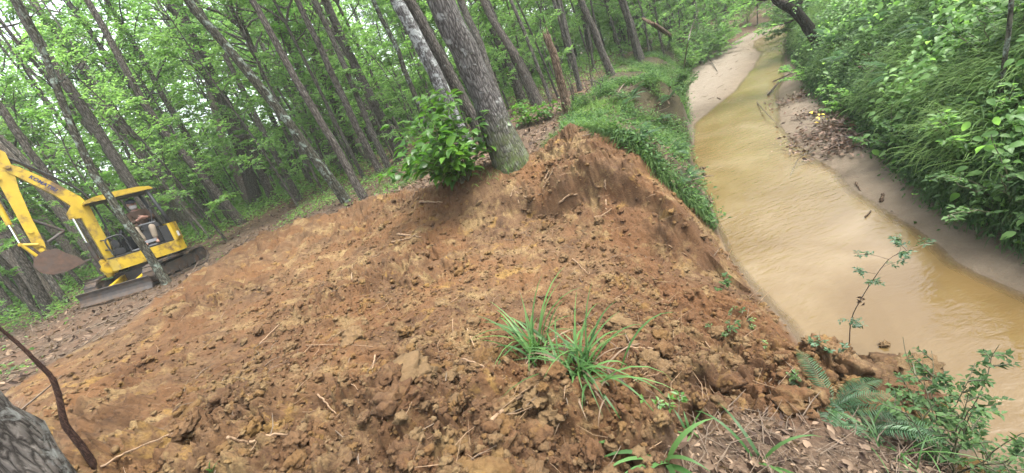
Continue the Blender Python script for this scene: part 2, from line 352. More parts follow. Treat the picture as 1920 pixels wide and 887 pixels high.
_K = np.zeros((n_+1, n_+1)); _K[:n_, :n_] = _A; _K[:n_, n_] = 1; _K[n_, :n_] = 1
_W = np.linalg.solve(_K, np.append(_C[:, 2], 0))
def land(x, y):
    z = np.full(np.shape(x), _W[n_])
    for i in range(n_): z = z + _W[i]*_phi((x-_C[i, 0])**2+(y-_C[i, 1])**2)
    r = np.hypot(x, y); return z*(1-sstep(30, 55, r)) + .3*sstep(30, 55, r)
_mu = [unz(*p) for p in ((150, 868, .12), (20, 745, .15), (120, 680, .14), (257, 597, .1), (370, 520, .06), (470, 448, .05), (560, 418, .08), (640, 395, .1), (740, 372, .1), (830, 350, .2), (900, 325, .25), (948, 312, .27))]
MUD = [(-1, -.5), (-3.0, .9)] + [(v.x, v.y) for v in _mu] + [(.95, 7.25), (1.3, 7.5), (1.95, 7.0), (1.9, 6.2), (2.0, 5.6), (2.3, 5.0), (2.75, 4.9), (2.6, 4.4), (2.35, 3.5), (2.25, 3.0),
       (2.2, 2.7), (2.45, 2.5), (2.45, 1.9), (2.0, 1.75), (1.15, 1.75), (.75, 1.62), (.42, 1.55), (.2, 1.3), (.0, .6)]
_sc = [unz(*p) for p in ((800, 372, .1), (900, 350, .2), (1000, 330, .12), (1080, 312, .1), (1160, 305, .05), (1225, 330, -.12), (1262, 380, -.4), (1300, 440, -.8))]
SCARP = [(v.x, v.y) for v in _sc]
def terrain(x, y, detail=True):
    """height and the masks mud, grass, sand, wet, depth"""
    x = np.asarray(x, float); y = np.asarray(y, float)
    dL = polydist(x, y, LBANK); dR = -polydist(x, y, RBANK)        # positive on the dry land of each side
    wl = polydist(x, y, LWATER); wr = -polydist(x, y, RWATER)      # positive outside the water
    out = np.maximum(wl, wr)
    bed = np.where(out < 0, WZ - .30*(1-np.exp(out*1.6)) - .01, WZ + .10*(1-np.exp(-np.maximum(out, 0)*1.3)) + .05*np.maximum(out, 0)**.8)
    bed = bed + .02*fbm(x, y, .8, 3, 5)
    hill = WZ + .1 + .55*(1-np.exp(-np.maximum(dR, 0)/.16)) + .82*np.minimum(np.maximum(dR, 0), 5) + .30*np.maximum(dR-5, 0)*(1-.5*sstep(10, 30, dR)) + .25*fbm(x, y, 2.2, 4, 9)*sstep(0, 1, dR)
    hill = np.minimum(hill, 9)
    ld = land(x, y)
    mud = sstep(-.14, .14, insidedist(x, y, MUD) + .30*fbm(x, y, .9, 5, 21, .6))
    ds = -polydist(x+.20*fbm(x, y, .9, 3, 61), y+.20*fbm(x, y, .9, 3, 62), SCARP)      # positive in the dug hollow
    al = sstep(2.3, .3, np.hypot(x-1.45, y-5.3)*.9)
    ld = ld + al*(np.where(ds > 0, -.40*np.exp(-np.maximum(ds, 0)/.8), .08*np.exp(np.minimum(ds, 0)/.45))*np.minimum(np.abs(ds)/.15, 1)) 
    ld = np.maximum(ld, WZ+.015)
    if detail:
        r = np.hypot(x, y)
        m = mud
        wx = x + .075*fbm(x, y, .15, 4, 31); wy = y + .075*fbm(x, y, .15, 4, 37)
        rough = .35 + .75*sstep(-.25, .45, fbm(x, y, 1.7, 3, 41)) ; rough = rough*np.where(y < 3.2, 1.15, 1)
        cl = domes(wx, wy, .34, 50)*.42 + domes(wx+9, wy+4, .15, 60)*.75 + domes(wx-3, wy+7, .07, 70)*.95 + domes(wx+2, wy-5, .034, 80)*.85
        cl = cl + .16*fbm(x, y, 1.0, 3, 45) + .15*np.abs(fbm(wx, wy, .45, 4, 47)) + .045*fbm(wx, wy, .07, 4, 49, .65)
        su, sv = x*.88+y*.47, y*.88-x*.47; far = sstep(2.6, 4.2, y)
        cl = cl*(1-.12*far) + (1-far)*domes(wx+1.3, wy-2.2, .62, 55, .7)*.30 + .09*np.abs(fbm(wx, wy, .17, 4, 59, .68)) + .03*far*fbm(wx, wy, .11, 3, 63, .6) + far*(.055*fbm(su*.35, sv*2.2, .5, 4, 57) + .03*np.abs(fbm(su*.2, sv*3, .4, 3, 58)))
        crack = np.abs(fbm(x, y, .55, 4, 53)); cl = cl - .07*(1-sstep(.0, .07, crack))
        ld = ld + m*(cl-.075)*rough*sstep(0, .5, np.maximum(dL, 0)+.12)
        ld = ld + (1-m)*(.05*fbm(x, y, .7, 4, 90) + .02*fbm(x, y, .12, 4, 95, .6))
    else:
        ld = ld + mud*.03
    tL = sstep(-.10, .06, dL); tR = sstep(-.05, .12, dR)
    z = bed*(1-tL)*(1-tR) + np.where(dL > -.2, ld, 0)*tL + hill*tR*(1-tL)
    z = np.where(tL > .999, ld, z)
    inch = (1-tL)*(1-tR)
    e = insidedist(x, y, [(1.8, 7.2), (2.3, 4.7), (3.2, 5.6), (9, 15), (16, 25), (14, 27), (6, 17), (3.2, 11), (2.2, 9)])
    grass = np.maximum(tR, sstep(-.5, .4, e + .5*fbm(x, y, 1.2, 3, 23))*(1-mud))
    sand = inch
    wet = np.clip(sstep(.16, .0, z-WZ), 0, 1)*.8
    mud = np.where(tL > .5, mud, 0)
    return z, dict(mud=mud, grass=grass, sand=sand, wet=wet)
def tz(x, y):
    return float(terrain(np.array([x]), np.array([y]), True)[0][0])
def at(px, py, tmin=0.8):
    """the point of the ground seen in that direction"""
    d = ray(px, py); t = np.concatenate([np.arange(tmin, 8, .02), np.arange(8, 60, .06)])
    X = CAMP.x+d.x*t; Y = CAMP.y+d.y*t; Z = CAMP.z+d.z*t
    h = np.maximum(terrain(X, Y, True)[0], WZ); k = np.argmax(Z < h)
    if not (Z < h).any(): k = len(t)-1
    return np.array([X[k], Y[k], h[k]])

def axis(lo, hi, a, b, step, g, g2=None):
    c = list(np.arange(a, b, step)); s = step; v = c[-1]
    while v < hi: s *= g; v += s; c.append(v)
    s = step; v = a; l = []
    while v > lo: s *= (g2 or g); v -= s; l.append(v)
    return np.array(l[::-1]+c)
gx = axis(-85, 85, -2.2, 2.6, .0115, 1.0135, 1.0135); gy = axis(-40, 95, 1.0, 3.2, .0095, 1.0095, 1.06)
X, Y = np.meshgrid(gx, gy)
Z, msk = terrain(X, Y)
nx_, ny_ = len(gx), len(gy)
ii = (np.arange(ny_-1)[:, None]*nx_+np.arange(nx_-1)[None]).ravel()
me = mesh('ground', np.stack([X, Y, Z], -1).reshape(-1, 3), np.stack([ii, ii+1, ii+1+nx_, ii+nx_], -1), M['ground'], None, True, {k: v.ravel() for k, v in msk.items()})
tag(obj('ground', me), kind='structure')
print('ground verts', len(me.vertices))

# ------------------------------------------------------------------ damp forest air
def haze():
    m = bpy.data.materials.new('damp_air'); m.use_nodes = True; nt = m.node_tree; nt.nodes.clear()
    o = nt.nodes.new('ShaderNodeOutputMaterial'); v = nt.nodes.new('ShaderNodeVolumePrincipled')
    v.inputs['Color'].default_value = (.88, .95, .90, 1); v.inputs['Density'].default_value = HAZE; v.inputs['Anisotropy'].default_value = .2
    nt.links.new(v.outputs[0], o.inputs['Volume'])
    x0, x1, y0, y1, z0, z1 = -110, 110, -60, 110, -6, 30
    V = [(x, y, z) for z in (z0, z1) for y in (y0, y1) for x in (x0, x1)]
    me = mesh("haze", V, np.array([[0, 2, 3, 1], [4, 5, 7, 6], [0, 1, 5, 4], [2, 6, 7, 3], [0, 4, 6, 2], [1, 3, 7, 5]]), m)
    tag(obj('haze', me), kind='stuff')
HAZE = .0011
haze()
S.cycles.volume_bounces = 1

# ------------------------------------------------------------------ the muddy creek
def watermat():
    m, nt, nd, lk, bs = newmat('muddy_water')
    tc = nd.new('ShaderNodeTexCoord'); P = tc.outputs['Object']
    n1 = noise_node(nt, P, .7, 4, .55, .6)
    c = ramp(nt, n1.outputs['Fac'], [(.35, (.074, .048, .019)), (.52, (.092, .063, .028)), (.68, (.112, .081, .042))]).outputs[0]
    at_ = nd.new('ShaderNodeAttribute'); at_.attribute_name = 'depth'
    lk.new(c, bs.inputs['Base Color']); bs.inputs['Roughness'].default_value = .04; bs.inputs['IOR'].default_value = 1.33
    bs.inputs['Specular IOR Level'].default_value = .5
    al = nd.new('ShaderNodeMapRange'); lk.new(at_.outputs['Fac'], al.inputs[0]); al.inputs['From Max'].default_value = .06; al.inputs['To Min'].default_value = .25
    lk.new(al.outputs[0], bs.inputs['Alpha'])
    mp = nd.new('ShaderNodeMapping'); mp.inputs['Rotation'].default_value = (0, 0, R_(38)); mp.inputs['Scale'].default_value = (1, 2.3, 1); lk.new(P, mp.inputs[0])
    r1 = noise_node(nt, mp.outputs[0], 5.5, 3, .5, .5); r2 = noise_node(nt, mp.outputs[0], 13, 2, .5, .4)
    ad = nd.new('ShaderNodeMath'); ad.operation = 'MULTIPLY_ADD'; lk.new(r2.outputs['Fac'], ad.inputs[0]); ad.inputs[1].default_value = .35; lk.new(r1.outputs['Fac'], ad.inputs[2])
    b = nd.new('ShaderNodeBump'); b.inputs['Distance'].default_value = .05
    n4 = noise_node(nt, P, .55, 3, .5, .8); mr = nd.new('ShaderNodeMapRange'); lk.new(n4.outputs['Fac'], mr.inputs[0]); mr.inputs['From Min'].default_value = .38; mr.inputs['From Max'].default_value = .62; mr.inputs['To Min'].default_value = .10; mr.inputs['To Max'].default_value = .34; lk.new(mr.outputs[0], b.inputs['Strength'])
    lk.new(ad.outputs[0], b.inputs['Height']); lk.new(b.outputs[0], bs.inputs['Normal'])
    return m
wx_ = axis(-2, 60, 1.4, 5, .06, 1.02); wy_ = axis(-25, 40, 1, 7, .06, 1.02)
X, Y = np.meshgrid(wx_, wy_)
inch = np.maximum(polydist(X, Y, LBANK), -polydist(X, Y, RBANK))
zb = terrain(X, Y)[0]; n1 = len(wx_)
ok = (inch < .5)
k = (np.arange(len(wy_)-1)[:, None]*n1+np.arange(n1-1)[None])
kk = k[(ok[:-1, :-1] | ok[1:, 1:])]
rip = .004*fbm(X*.8+Y*.6, (Y*.8-X*.6)*2.2, .5, 3, 401)
me = mesh('water', np.stack([X, Y, np.full(X.shape, WZ)+rip], -1).reshape(-1, 3), np.stack([kk, kk+1, kk+1+n1, kk+n1], -1), watermat(), None, True, {'depth': np.clip(WZ-zb, 0, 1).ravel()})
tag(obj('creek_water', me), kind='structure')

# ------------------------------------------------------------------ soil clods (uncountable)
def ico(sub):
    bm = bmesh.new(); bmesh.ops.create_icosphere(bm, subdivisions=sub, radius=1)
    V = np.array([v.co[:] for v in bm.verts]); F = np.array([[v.index for v in f.verts] for f in bm.faces]); bm.free(); return V, F
def lumps(rng, sub, n):
    V, F = ico(sub); out = []
    for i in range(n):
        s = i*13.7
        d = 1 + .75*fbm(V[:, 0]*1.2+s, V[:, 1]*1.2+V[:, 2]*1.7, 1.2, 4, i, .65) + .45*fbm(V[:, 2]*2+s, V[:, 0]*2-V[:, 1], .6, 3, i+50, .65)
        q = np.round(V*d[:, None]*2.2)/2.2
        out.append((V*d[:, None]*.5+q*.5) * rng.uniform(.65, 1.2, 3))
    return out, F
def rots(rng, n):
    q = unit(rng.normal(size=(n, 4))); a, b, c, d = q.T
    return np.stack([1-2*(c*c+d*d), 2*(b*c-a*d), 2*(b*d+a*c), 2*(b*c+a*d), 1-2*(b*b+d*d), 2*(c*d-a*b), 2*(b*d-a*c), 2*(c*d+a*b), 1-2*(b*b+c*c)], -1).reshape(n, 3, 3)
def scatter_lumps(g, rng, P, size, sub, sink=.7):
    L, F = lumps(rng, sub, 10); n = len(P); Rm = rots(rng, n); which = rng.integers(0, 10, n)
    for k in range(10):
        m = which == k
        if not m.any(): continue
        V = np.einsum('nij,vj->nvi', Rm[m], L[k])*size[m][:, None, None]
        V[..., 2] *= .75; V += P[m][:, None]; V[..., 2] += (size[m]*(1-sink)*.4)[:, None]
        q = len(L[k]); T = (F[None]+np.arange(m.sum())[:, None, None]*q).reshape(-1, 3)
        g.add(V.reshape(-1, 3), T=T, rt=np.repeat(rng.random(int(m.sum())), len(F)))
rng = np.random.default_rng(3)
def mudpts(n, rmin, rmax, seed, power=1.0):
    r_ = np.random.default_rng(seed); out = []
    for _ in range(12):
        r = np.exp(r_.uniform(math.log(rmin), math.log(rmax), n)); a = r_.uniform(-1.15, 1.25, n)
        x = r*np.sin(a); y = r*np.cos(a); z, mk = terrain(x, y)
        cl = fbm(x, y, .9, 3, 41)
        ok = (mk['mud'] > .75) & (r_.random(n) < .35+.65*sstep(-.3, .4, cl)) & (z > WZ-.01)
        out.append(np.stack([x, y, z], -1)[ok])
    return np.concatenate(out)[:n]
g = Geo()
P = mudpts(560, 1.2, 8, 11); scatter_lumps(g, rng, P, np.exp(rng.normal(-3.25, .45, len(P)))*np.where(P[:, 1] < 2.8, 1.25, .75), 4)
P = mudpts(5200, 1.1, 10, 12); scatter_lumps(g, rng, P, np.exp(rng.normal(-3.95, .42, len(P))), 3, .8)
P = mudpts(20000, 1.0, 9, 13); scatter_lumps(g, rng, P, np.exp(rng.normal(-4.75, .42, len(P))), 2, .2)
# the lump of bank slumped into the water at the tip
r = rng.normal(size=(60, 2))*np.array([.15, .17])+np.array([2.2, 2.15]); z = np.maximum(terrain(r[:, 0], r[:, 1])[0], WZ)
scatter_lumps(g, rng, np.c_[r, z], np.exp(rng.normal(-2.9, .4, 60)), 4)
tag(obj('soil_clods', g.build('soil_clods', M['clod'], False)), kind='stuff')

# ------------------------------------------------------------------ foliage generators
def leaves(g, P, D, Nn, L, Wd, rnd, fold=.25, droop=.12):
    """diamond leaves with a folded midrib: P base, D direction, Nn normal, L length, Wd width ratio"""
    D = unit(D); Sx = unit(np.cross(D, Nn)); Nn = np.cross(Sx, D); L = np.asarray(L)[:, None]
    tip = P+D*L-Nn*L*droop; mid = P+D*L*.45
    l = mid+Sx*L*Wd*.5+Nn*L*Wd*fold; r = mid-Sx*L*Wd*.5+Nn*L*Wd*fold
    n = len(P); V = np.stack([P, l, tip, r], 1).reshape(-1, 3); b = np.arange(n)[:, None]*4
    g.add(V, T=np.concatenate([b+[0, 2, 1], b+[0, 3, 2]]), rt=np.concatenate([rnd, rnd]))
_LT = np.array([[0, 0, 0], [.10, .28, .05], [.36, .5, .09], [.68, .38, .07], [1, 0, -.10], [.68, -.38, .07], [.36, -.5, .09], [.10, -.28, .05], [.36, 0, 0], [.68, 0, -.02]])
_LQ = np.array([[0, 8, 2, 1], [8, 9, 3, 2], [0, 7, 6, 8], [8, 6, 5, 9]]); _LF = np.array([[9, 4, 3], [9, 5, 4]])
def broad(g, P, D, Nn, L, Wd, rnd, droop=.25):
    D = unit(D); Sx = unit(np.cross(D, Nn)); Nn = np.cross(Sx, D); L = np.asarray(L)
    T = _LT.copy()
    V = P[:, None] + L[:, None, None]*(D[:, None]*T[None, :, :1] + Sx[:, None]*T[None, :, 1:2]*Wd + Nn[:, None]*(T[None, :, 2:3]-droop*T[None, :, :1]**2))
    n = len(P); b = np.arange(n)[:, None, None]*10
    g.add(V.reshape(-1, 3), Q=(_LQ[None]+b).reshape(-1, 4), T=(_LF[None]+b).reshape(-1, 3), rq=np.repeat(rnd, 4), rt=np.repeat(rnd, 2))
def blades(g, P, D, L, Wd, bend, rnd, seg=4):
    """grass blades: start P, first direction D, arching over"""
    n = len(P); D = unit(D); hor = D*np.array([1, 1, 0]); hor = unit(hor+1e-4)
    side = unit(np.cross(hor, np.array([0, 0, 1.]))); t = np.linspace(0, 1, seg+1)
    L = np.asarray(L); bend = np.asarray(bend)
    cur = P.copy(); pts = [cur]; ang0 = np.arctan2(D[:, 2], np.hypot(D[:, 0], D[:, 1]))
    for k in range(seg):
        a = ang0-bend*((k+.5)/seg)**1.5; cur = cur+(hor*np.cos(a)[:, None]+np.array([0, 0, 1.])*np.sin(a)[:, None])*(L/seg)[:, None]; pts.append(cur)
    C = np.stack(pts, 1); wd = np.array([.55, 1, .9, .65, .08] if seg == 4 else list(np.interp(t, [0, .25, .6, 1], [.5, 1, .8, .05])))
    wv = side[:, None]*wd[None, :, None]*np.asarray(Wd)[:, None, None]*.5
    up = np.zeros_like(wv); up[..., 2] = .35*np.asarray(Wd)[:, None]*wd
    V = np.stack([C-wv+up*.5, C+wv+up*.5], 2).reshape(n, -1, 3); m = 2*(seg+1)
    i = np.arange(seg)*2; q = np.stack([i, i+1, i+3, i+2], -1)
    g.add(V.reshape(-1, 3), Q=(q[None]+(np.arange(n)*m)[:, None, None]).reshape(-1, 4), rq=np.repeat(rnd, seg))
def spray(g, rng, limb, reach, twigs, per, ll, flat=.45, wd=.5, t0=.25, tube=None, rnd_bias=None):
    """twigs with alternate leaves along the outer part of a limb (array of points)"""
    t = rng.uniform(t0, 1, twigs); k = t*(len(limb)-1); i = np.minimum(k.astype(int), len(limb)-2); f = (k-i)[:, None]
    p0 = limb[i]*(1-f)+limb[i+1]*f; ax = unit(limb[i+1]-limb[i])
    side = unit(np.cross(ax, [0, 0, 1.]))*np.where(rng.random(twigs) < .5, 1, -1)[:, None]
    d = unit(side*rng.uniform(.5, 1.1, (twigs, 1))+ax*rng.uniform(.3, 1, (twigs, 1))+rng.normal(0, flat*.6, (twigs, 3))*[.4, .4, 1])
    ln = reach*rng.uniform(.4, 1, twigs)*(1.1-.6*t)
    s = np.tile(np.linspace(.15, 1, per), twigs)+rng.normal(0, .04, twigs*per)
    P = np.repeat(p0, per, 0)+np.repeat(d, per, 0)*(s*np.repeat(ln, per))[:, None]; P[:, 2] -= .12*s**2*np.repeat(ln, per)
    sg = np.tile(np.where(np.arange(per) % 2, 1, -1), twigs)[:, None]
    dd = np.repeat(d, per, 0); perp = unit(np.cross(dd, [0, 0, 1.]))*sg
    D = dd*.7+perp*.8+rng.normal(0, .3, P.shape); D[:, 2] -= .15
    Nn = np.array([0, 0, 1.])+rng.normal(0, flat, P.shape)
    L = ll*rng.uniform(.65, 1.25, len(P)); base = np.repeat(rng.random(twigs), per)
    rnd = np.clip(.55*base+.45*rng.random(len(P)), 0, 1)
    leaves(g, P, D, Nn, L, wd, rnd)
    if tube is not None:
        for q in range(0, twigs, 2): tube.tube([p0[q], p0[q]+d[q]*ln[q]*.5, p0[q]+d[q]*ln[q]*.95-np.array([0, 0, .1*ln[q]])], [.006, .004, .002], 3, cap=False)
def limb(rng, p, az, el, ln, n=6, wob=.12):
    a = np.linspace(0, 1, n)[:, None]; d = np.array([math.cos(az)*math.cos(el), math.sin(az)*math.cos(el), math.sin(el)])
    q = p+d*a*ln; q = q+np.cumsum(rng.normal(0, wob*ln/n, (n, 3)), 0)*np.r_[0, np.ones(n-1)][:, None]; q[:, 2] += .10*ln*np.sin(a[:, 0]*2.2)
    return q
def sapling_meshes(seed, H, r0, nl, rl, twigs, per, ll, low=.22, mat='leaf_up', bark='bark_far', lean=.08):
    """an understory tree: returns trunk mesh and crown mesh"""
    rng = np.random.default_rng(seed); tg = Geo(); cg = Geo()
    tp = spline([(0, 0, -.3), (rng.normal(0, lean)*H*.2, rng.normal(0, lean)*H*.2, H*.3), (rng.normal(0, lean)*H*.6, rng.normal(0, lean)*H*.6, H*.65), (rng.normal(0, lean)*H, rng.normal(0, lean)*H, H)], 14)
    tg.tube(tp, np.linspace(r0, .012, 14), 7, .08, rng)
    for k in range(nl):
        t = low+(1-low)*(k+rng.random())/nl; i = t*13; a = int(min(i, 12)); p = tp[a]*(1-(i-a))+tp[a+1]*(i-a)
        ln = rl*rng.uniform(.55, 1.1)*(1.15-.75*t); lb = limb(rng, p, rng.uniform(0, 6.28), R_(rng.uniform(0, 38)), ln)
        tg.tube(lb, np.linspace(max(.01, r0*.28), .004, 6), 4, cap=False)
        spray(cg, rng, lb, rl*.42, int(twigs*rng.uniform(.6, 1.2)), per, ll, tube=tg)
    return tg.build('trunk', M[bark], True), cg.build('crown', M[mat])
def crown_mesh(seed, H, nl, rl, twigs, per, ll, mat='leaf_can', taper=.5):
    """a forest crown hung around a vertical axis of height H, with its limbs"""
    rng = np.random.default_rng(seed); cg = Geo(); tg = Geo()
    for k in range(nl):
        t = (k+rng.random())/nl; ln = rl*rng.uniform(.6, 1.15)*(1-taper*t)
        lb = limb(rng, np.array([0, 0, t*H]), rng.uniform(0, 6.28), R_(rng.uniform(5, 50)), ln, 7)
        tg.tube(lb, np.linspace(.045, .008, 7), 5, cap=False)
        spray(cg, rng, lb, rl*.4, int(twigs*rng.uniform(.6, 1.2)), per, ll, t0=.3)
    return cg.build('crown', M[mat]), tg.build('limbs', M['bark_far'], True)
SAP = [sapling_meshes(100+i, *a) for i, a in enumerate([
    (5.5, .045, 20, 1.5, 15, 8, .115), (7.5, .06, 26, 1.9, 16, 8, .12), (4.0, .03, 16, 1.15, 13, 8, .10), (6.5, .05, 22, 1.8, 16, 8, .125, .15, 'leaf_pale'),
    (9.0, .075, 28, 2.2, 17, 8, .13), (3.0, .022, 14, .95, 12, 8, .095, .15), (8.0, .06, 24, 2.1, 16, 8, .13, .25, 'leaf_pale')])]
CRN = [crown_mesh(200+i, *a) for i, a in enumerate([(9, 26, 3.2, 24, 9, .15), (8, 22, 2.8, 22, 9, .15), (10, 28, 3.6, 24, 9, .16), (7, 20, 2.6, 20, 9, .14, 'leaf_pale')])]

# ------------------------------------------------------------------ the standing trees one can tell apart
def ray_at_r(px, py, r):
    d = ray(px, py); return np.array(CAMP + d*(r/math.hypot(d.x, d.y)))
TREES = 'forest trees on the far side of the clearing'
def hero(px, wpx, label, mat='bark', base=None, H=15, crown=None, cz=.42, seed=0, name='tree', flare=1.35, broken=False, n=10, branches=0):
    """px: points along the trunk in the photograph from the ground up; wpx its width there; base=(x,y) when the foot is hidden"""
    rng = np.random.default_rng(seed+int(px[0][0])*7)
    if base is None: B = at(*px[0])
    else:                                               # foot out of sight: follow the trunk's line down to the ground
        r0_ = math.hypot(*base); p0 = ray_at_r(px[0][0], px[0][1], r0_); p1 = ray_at_r(px[1][0], px[1][1], r0_); u_ = (p0-p1)/np.linalg.norm(p0-p1)
        B = p0.copy()
        for _ in range(200):
            B = B+u_*.05
            if B[2] <= tz(B[0], B[1]): break
    r = math.hypot(B[0], B[1]); P = [B]
    for q in px[1:] if base is None else px: P.append(ray_at_r(q[0], q[1], r))
    P = np.array(P); d = P[-1]-P[-2]; d = d/np.linalg.norm(d); d = unit(d*.6+np.array([0, 0, .55]))
    top = P[-1]
    if not broken:
        while top[2] < B[2]+H: top = top+d*2.0+np.r_[rng.normal(0, .10, 2), 0]; P = np.vstack([P, top])
    dep = (Vector(B)-CAMP).dot(FW) if base is None else (Vector(P[1])-CAMP).dot(FW)
    rad = max(.012, wpx*dep/FPX/2 * .80)
    P = np.vstack([P[0]+(P[0]-P[1])/np.linalg.norm(P[1]-P[0])*.35, P]); k = max(16, int(2.2*len(P)))
    Q = spline(P, k); h = np.clip((Q[:, 2]-B[2])/max(H, .1), -.05, 1)
    rr = rad*(1-.72*np.maximum(h, 0)) if not broken else rad*(1-.25*np.linspace(0, 1, k))
    hb = np.maximum(Q[:, 2]-B[2], 0); rr = rr*(1+(flare-1)*np.exp(-hb/(rad*2.2+.05)))
    Q = Q+np.r_['-1', rng.normal(0, min(rad*.14, .012), (k, 2)), np.zeros((k, 1))]*(hb > .4)[:, None]
    root = empty(name, B, label, 'tree')
    g = Geo(); g.tube(Q-B, rr, n, .07, rng)
    if broken:
        for q in range(7):
            a = q/7*6.28; e = Q[-1]-B+np.array([math.cos(a), math.sin(a), 0])*rr[-1]*.75
            g.tube([e-[0, 0, .1], e+[0, 0, rng.uniform(.03, .3)]], [rr[-1]*.35, .003], 4)
    for q in range(branches):
        i = rng.integers(k//3, k-2); lb = limb(rng, Q[i]-B, rng.uniform(0, 6.28), R_(rng.uniform(15, 50)), rng.uniform(.5, 1.6), 6, .2)
        g.tube(lb, np.linspace(max(.008, rr[i]*.22), .004, 6), 4, cap=False)
    obj('trunk', g.build('trunk', M[mat], True), root)
    if crown is not None and (int(px[0][0])+seed) % 3 == 0:
        i = np.argmin(np.abs(Q[:, 2]-B[2]-H*cz)); c = Q[i]-B
        m, l = CRN[crown % len(CRN)]
        o = obj('crown', m, root); o.location = c; o.rotation_euler.z = rng.uniform(0, 6.28); o.scale = (rng.uniform(.85, 1.1),)*3
        o2 = obj('limb', l, root); o2.location = c; o2.rotation_euler.z = o.rotation_euler.z; o2.scale = o.scale
    return root, Q, B
hero([(958, 303), (918, 205), (872, 100), (825, 0)], 61, 'thick grey lichen-mottled oak trunk rising beside the leafy green bush', 'bark_big', H=17, crown=0, seed=1, n=18, flare=1.55)
hero([(800, 60), (768, 0)], 30, 'dark trunk half hidden close behind the thick mottled oak', 'bark', base=(.35, 10.6), H=16, crown=1, seed=2)
hero([(835, 185), (795, 95), (745, 0)], 34, 'pale trunk blotched with white lichen behind the leafy bush', 'bark_white', base=(-.2, 10.2), H=16, crown=2, seed=3, n=14)
hero([(650, 378), (560, 255), (440, 105), (352, 0)], 21, 'dark leaning trunk with round white lichen dots at the clearing edge', 'bark_moss', H=14, crown=1, seed=4, branches=4)
hero([(683, 372), (615, 250), (556, 150), (473, 0)], 17, 'slim crooked trunk standing just right of the white-dotted leaning trunk', 'bark', H=13, crown=3, seed=5, branches=3)
hero([(682, 300), (640, 200), (577, 70), (535, 0)], 40, 'stout dark trunk in a row of thinner stems left of the bush', 'bark', H=17, crown=0, seed=6, n=14)
hero([(730, 318), (690, 230), (640, 110), (588, 0)], 14, 'straight slender stem left of the bush with a bent foot', 'bark_far', H=13, crown=3, seed=7)
hero([(716, 328), (655, 210), (605, 100), (560, 5)], 16, 'brown stem crossing behind the slender bent-footed stem', 'bark', H=13, crown=1, seed=8, branches=3)
hero([(759, 245), (718, 150), (655, 0)], 17, 'mossy knotty stem leaning just left of the white-blotched trunk', 'bark_moss', H=14, crown=2, seed=9, branches=3)
hero([(782, 190), (748, 105), (716, 33)], 13, 'thin dark mossy stem between the knotty stem and the white-blotched trunk', 'bark_moss', base=(-1.6, 13.4), H=12, crown=3, seed=10)
hero([(455, 420), (380, 330), (300, 240), (235, 130), (178, 24)], 19, 'straight dark trunk with a side branch right of the yellow digger', 'bark', H=15, crown=0, seed=11, branches=5)
hero([(307, 522), (255, 445), (202, 364), (148, 268), (90, 120), (43, 19)], 17, 'lichen-spotted crooked trunk standing in front of the yellow digger', 'bark_moss', base=(-8.42, 9.78), H=13, crown=3, seed=12, branches=5)
hero([(250, 350), (170, 225), (95, 114), (40, 20)], 25, 'thick grey trunk rising behind the canopy of the yellow digger', 'bark_far', base=(-9.2, 15.0), H=17, crown=2, seed=13, n=12)
hero([(90, 330), (40, 260), (0, 200)], 20, 'dark trunk behind the raised yellow boom', 'bark', base=(-12.6, 12.9), H=15, crown=1, seed=14)
hero([(370, 428), (325, 370), (282, 312), (230, 240)], 28, 'pale wide trunk standing alone in the green behind the canopy', 'bark_pale', H=18, crown=0, seed=15, n=12)
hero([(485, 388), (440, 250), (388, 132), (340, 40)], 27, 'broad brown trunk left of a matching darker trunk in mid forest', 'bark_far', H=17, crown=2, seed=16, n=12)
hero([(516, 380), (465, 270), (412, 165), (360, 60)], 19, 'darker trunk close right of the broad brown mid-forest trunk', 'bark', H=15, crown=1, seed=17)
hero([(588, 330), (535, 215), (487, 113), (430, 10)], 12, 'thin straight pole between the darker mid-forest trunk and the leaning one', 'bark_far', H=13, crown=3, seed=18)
hero([(94, 584), (60, 520), (25, 455), (0, 418)], 19, 'brown trunk with a fork at the left edge below the hanging bucket', 'bark', H=12, crown=3, seed=19, branches=3)
hero([(70, 592), (38, 530), (0, 486)], 13, 'thinner stem of the leaning pair below the hanging bucket', 'bark', H=11, seed=20)
hero([(25, 600), (0, 555)], 20, 'lowest dark trunk cut by the left edge of the picture', 'bark', H=12, crown=1, seed=21)
hero([(915, 130), (890, 60), (863, 0)], 20, 'brown trunk emerging just right behind the thick mottled oak', 'bark_far', base=(1.0, 13.5), H=16, crown=0, seed=22)
hero([(980, 192), (940, 90), (898, 5)], 20, 'dark straight trunk midway between the oak and the broken snag', 'bark', H=15, crown=1, seed=23, branches=2)
hero([(1014, 200), (980, 125), (939, 62), (905, 0)], 19, 'grey leaning trunk touching the left side of the broken snag', 'bark_pale', H=14, crown=3, seed=24)
hero([(1066, 212), (1048, 140), (1026, 66)], 21, 'broken dead snag with a splintered top and no branches', 'rotten', H=3.2, seed=25, name='snag', broken=True, n=12)
hero([(1147, 142), (1118, 70), (1090, 0)], 16, 'clean dark trunk standing alone above the grassy creek bank', 'bark', H=14, crown=2, seed=26)
hero([(1200, 112), (1183, 50), (1166, 0)], 18, 'dark trunk in brush at the head of the grassy bank', 'bark', H=13, crown=1, seed=27, branches=6)
hero([(1000, 196), (962, 110), (940, 60), (915, 0)], 10, 'thin pole close left of the grey trunk by the snag', 'bark_far', H=11, crown=3, seed=28)
hero([(1036, 200), (1010, 130), (975, 40)], 9, 'thin pole passing behind the broken snag', 'bark_far', base=(2.8, 13.6), H=11, seed=29)
hero([(1088, 170), (1070, 90), (1045, 0)], 10, 'thin twiggy pole right of the broken snag', 'bark_far', H=11, crown=3, seed=30, branches=6)
hero([(735, 260), (700, 190), (650, 90), (610, 0)], 22, 'brown trunk in shade behind the bent-footed stem', 'bark_far', base=(-2.9, 15.5), H=16, crown=2, seed=31)
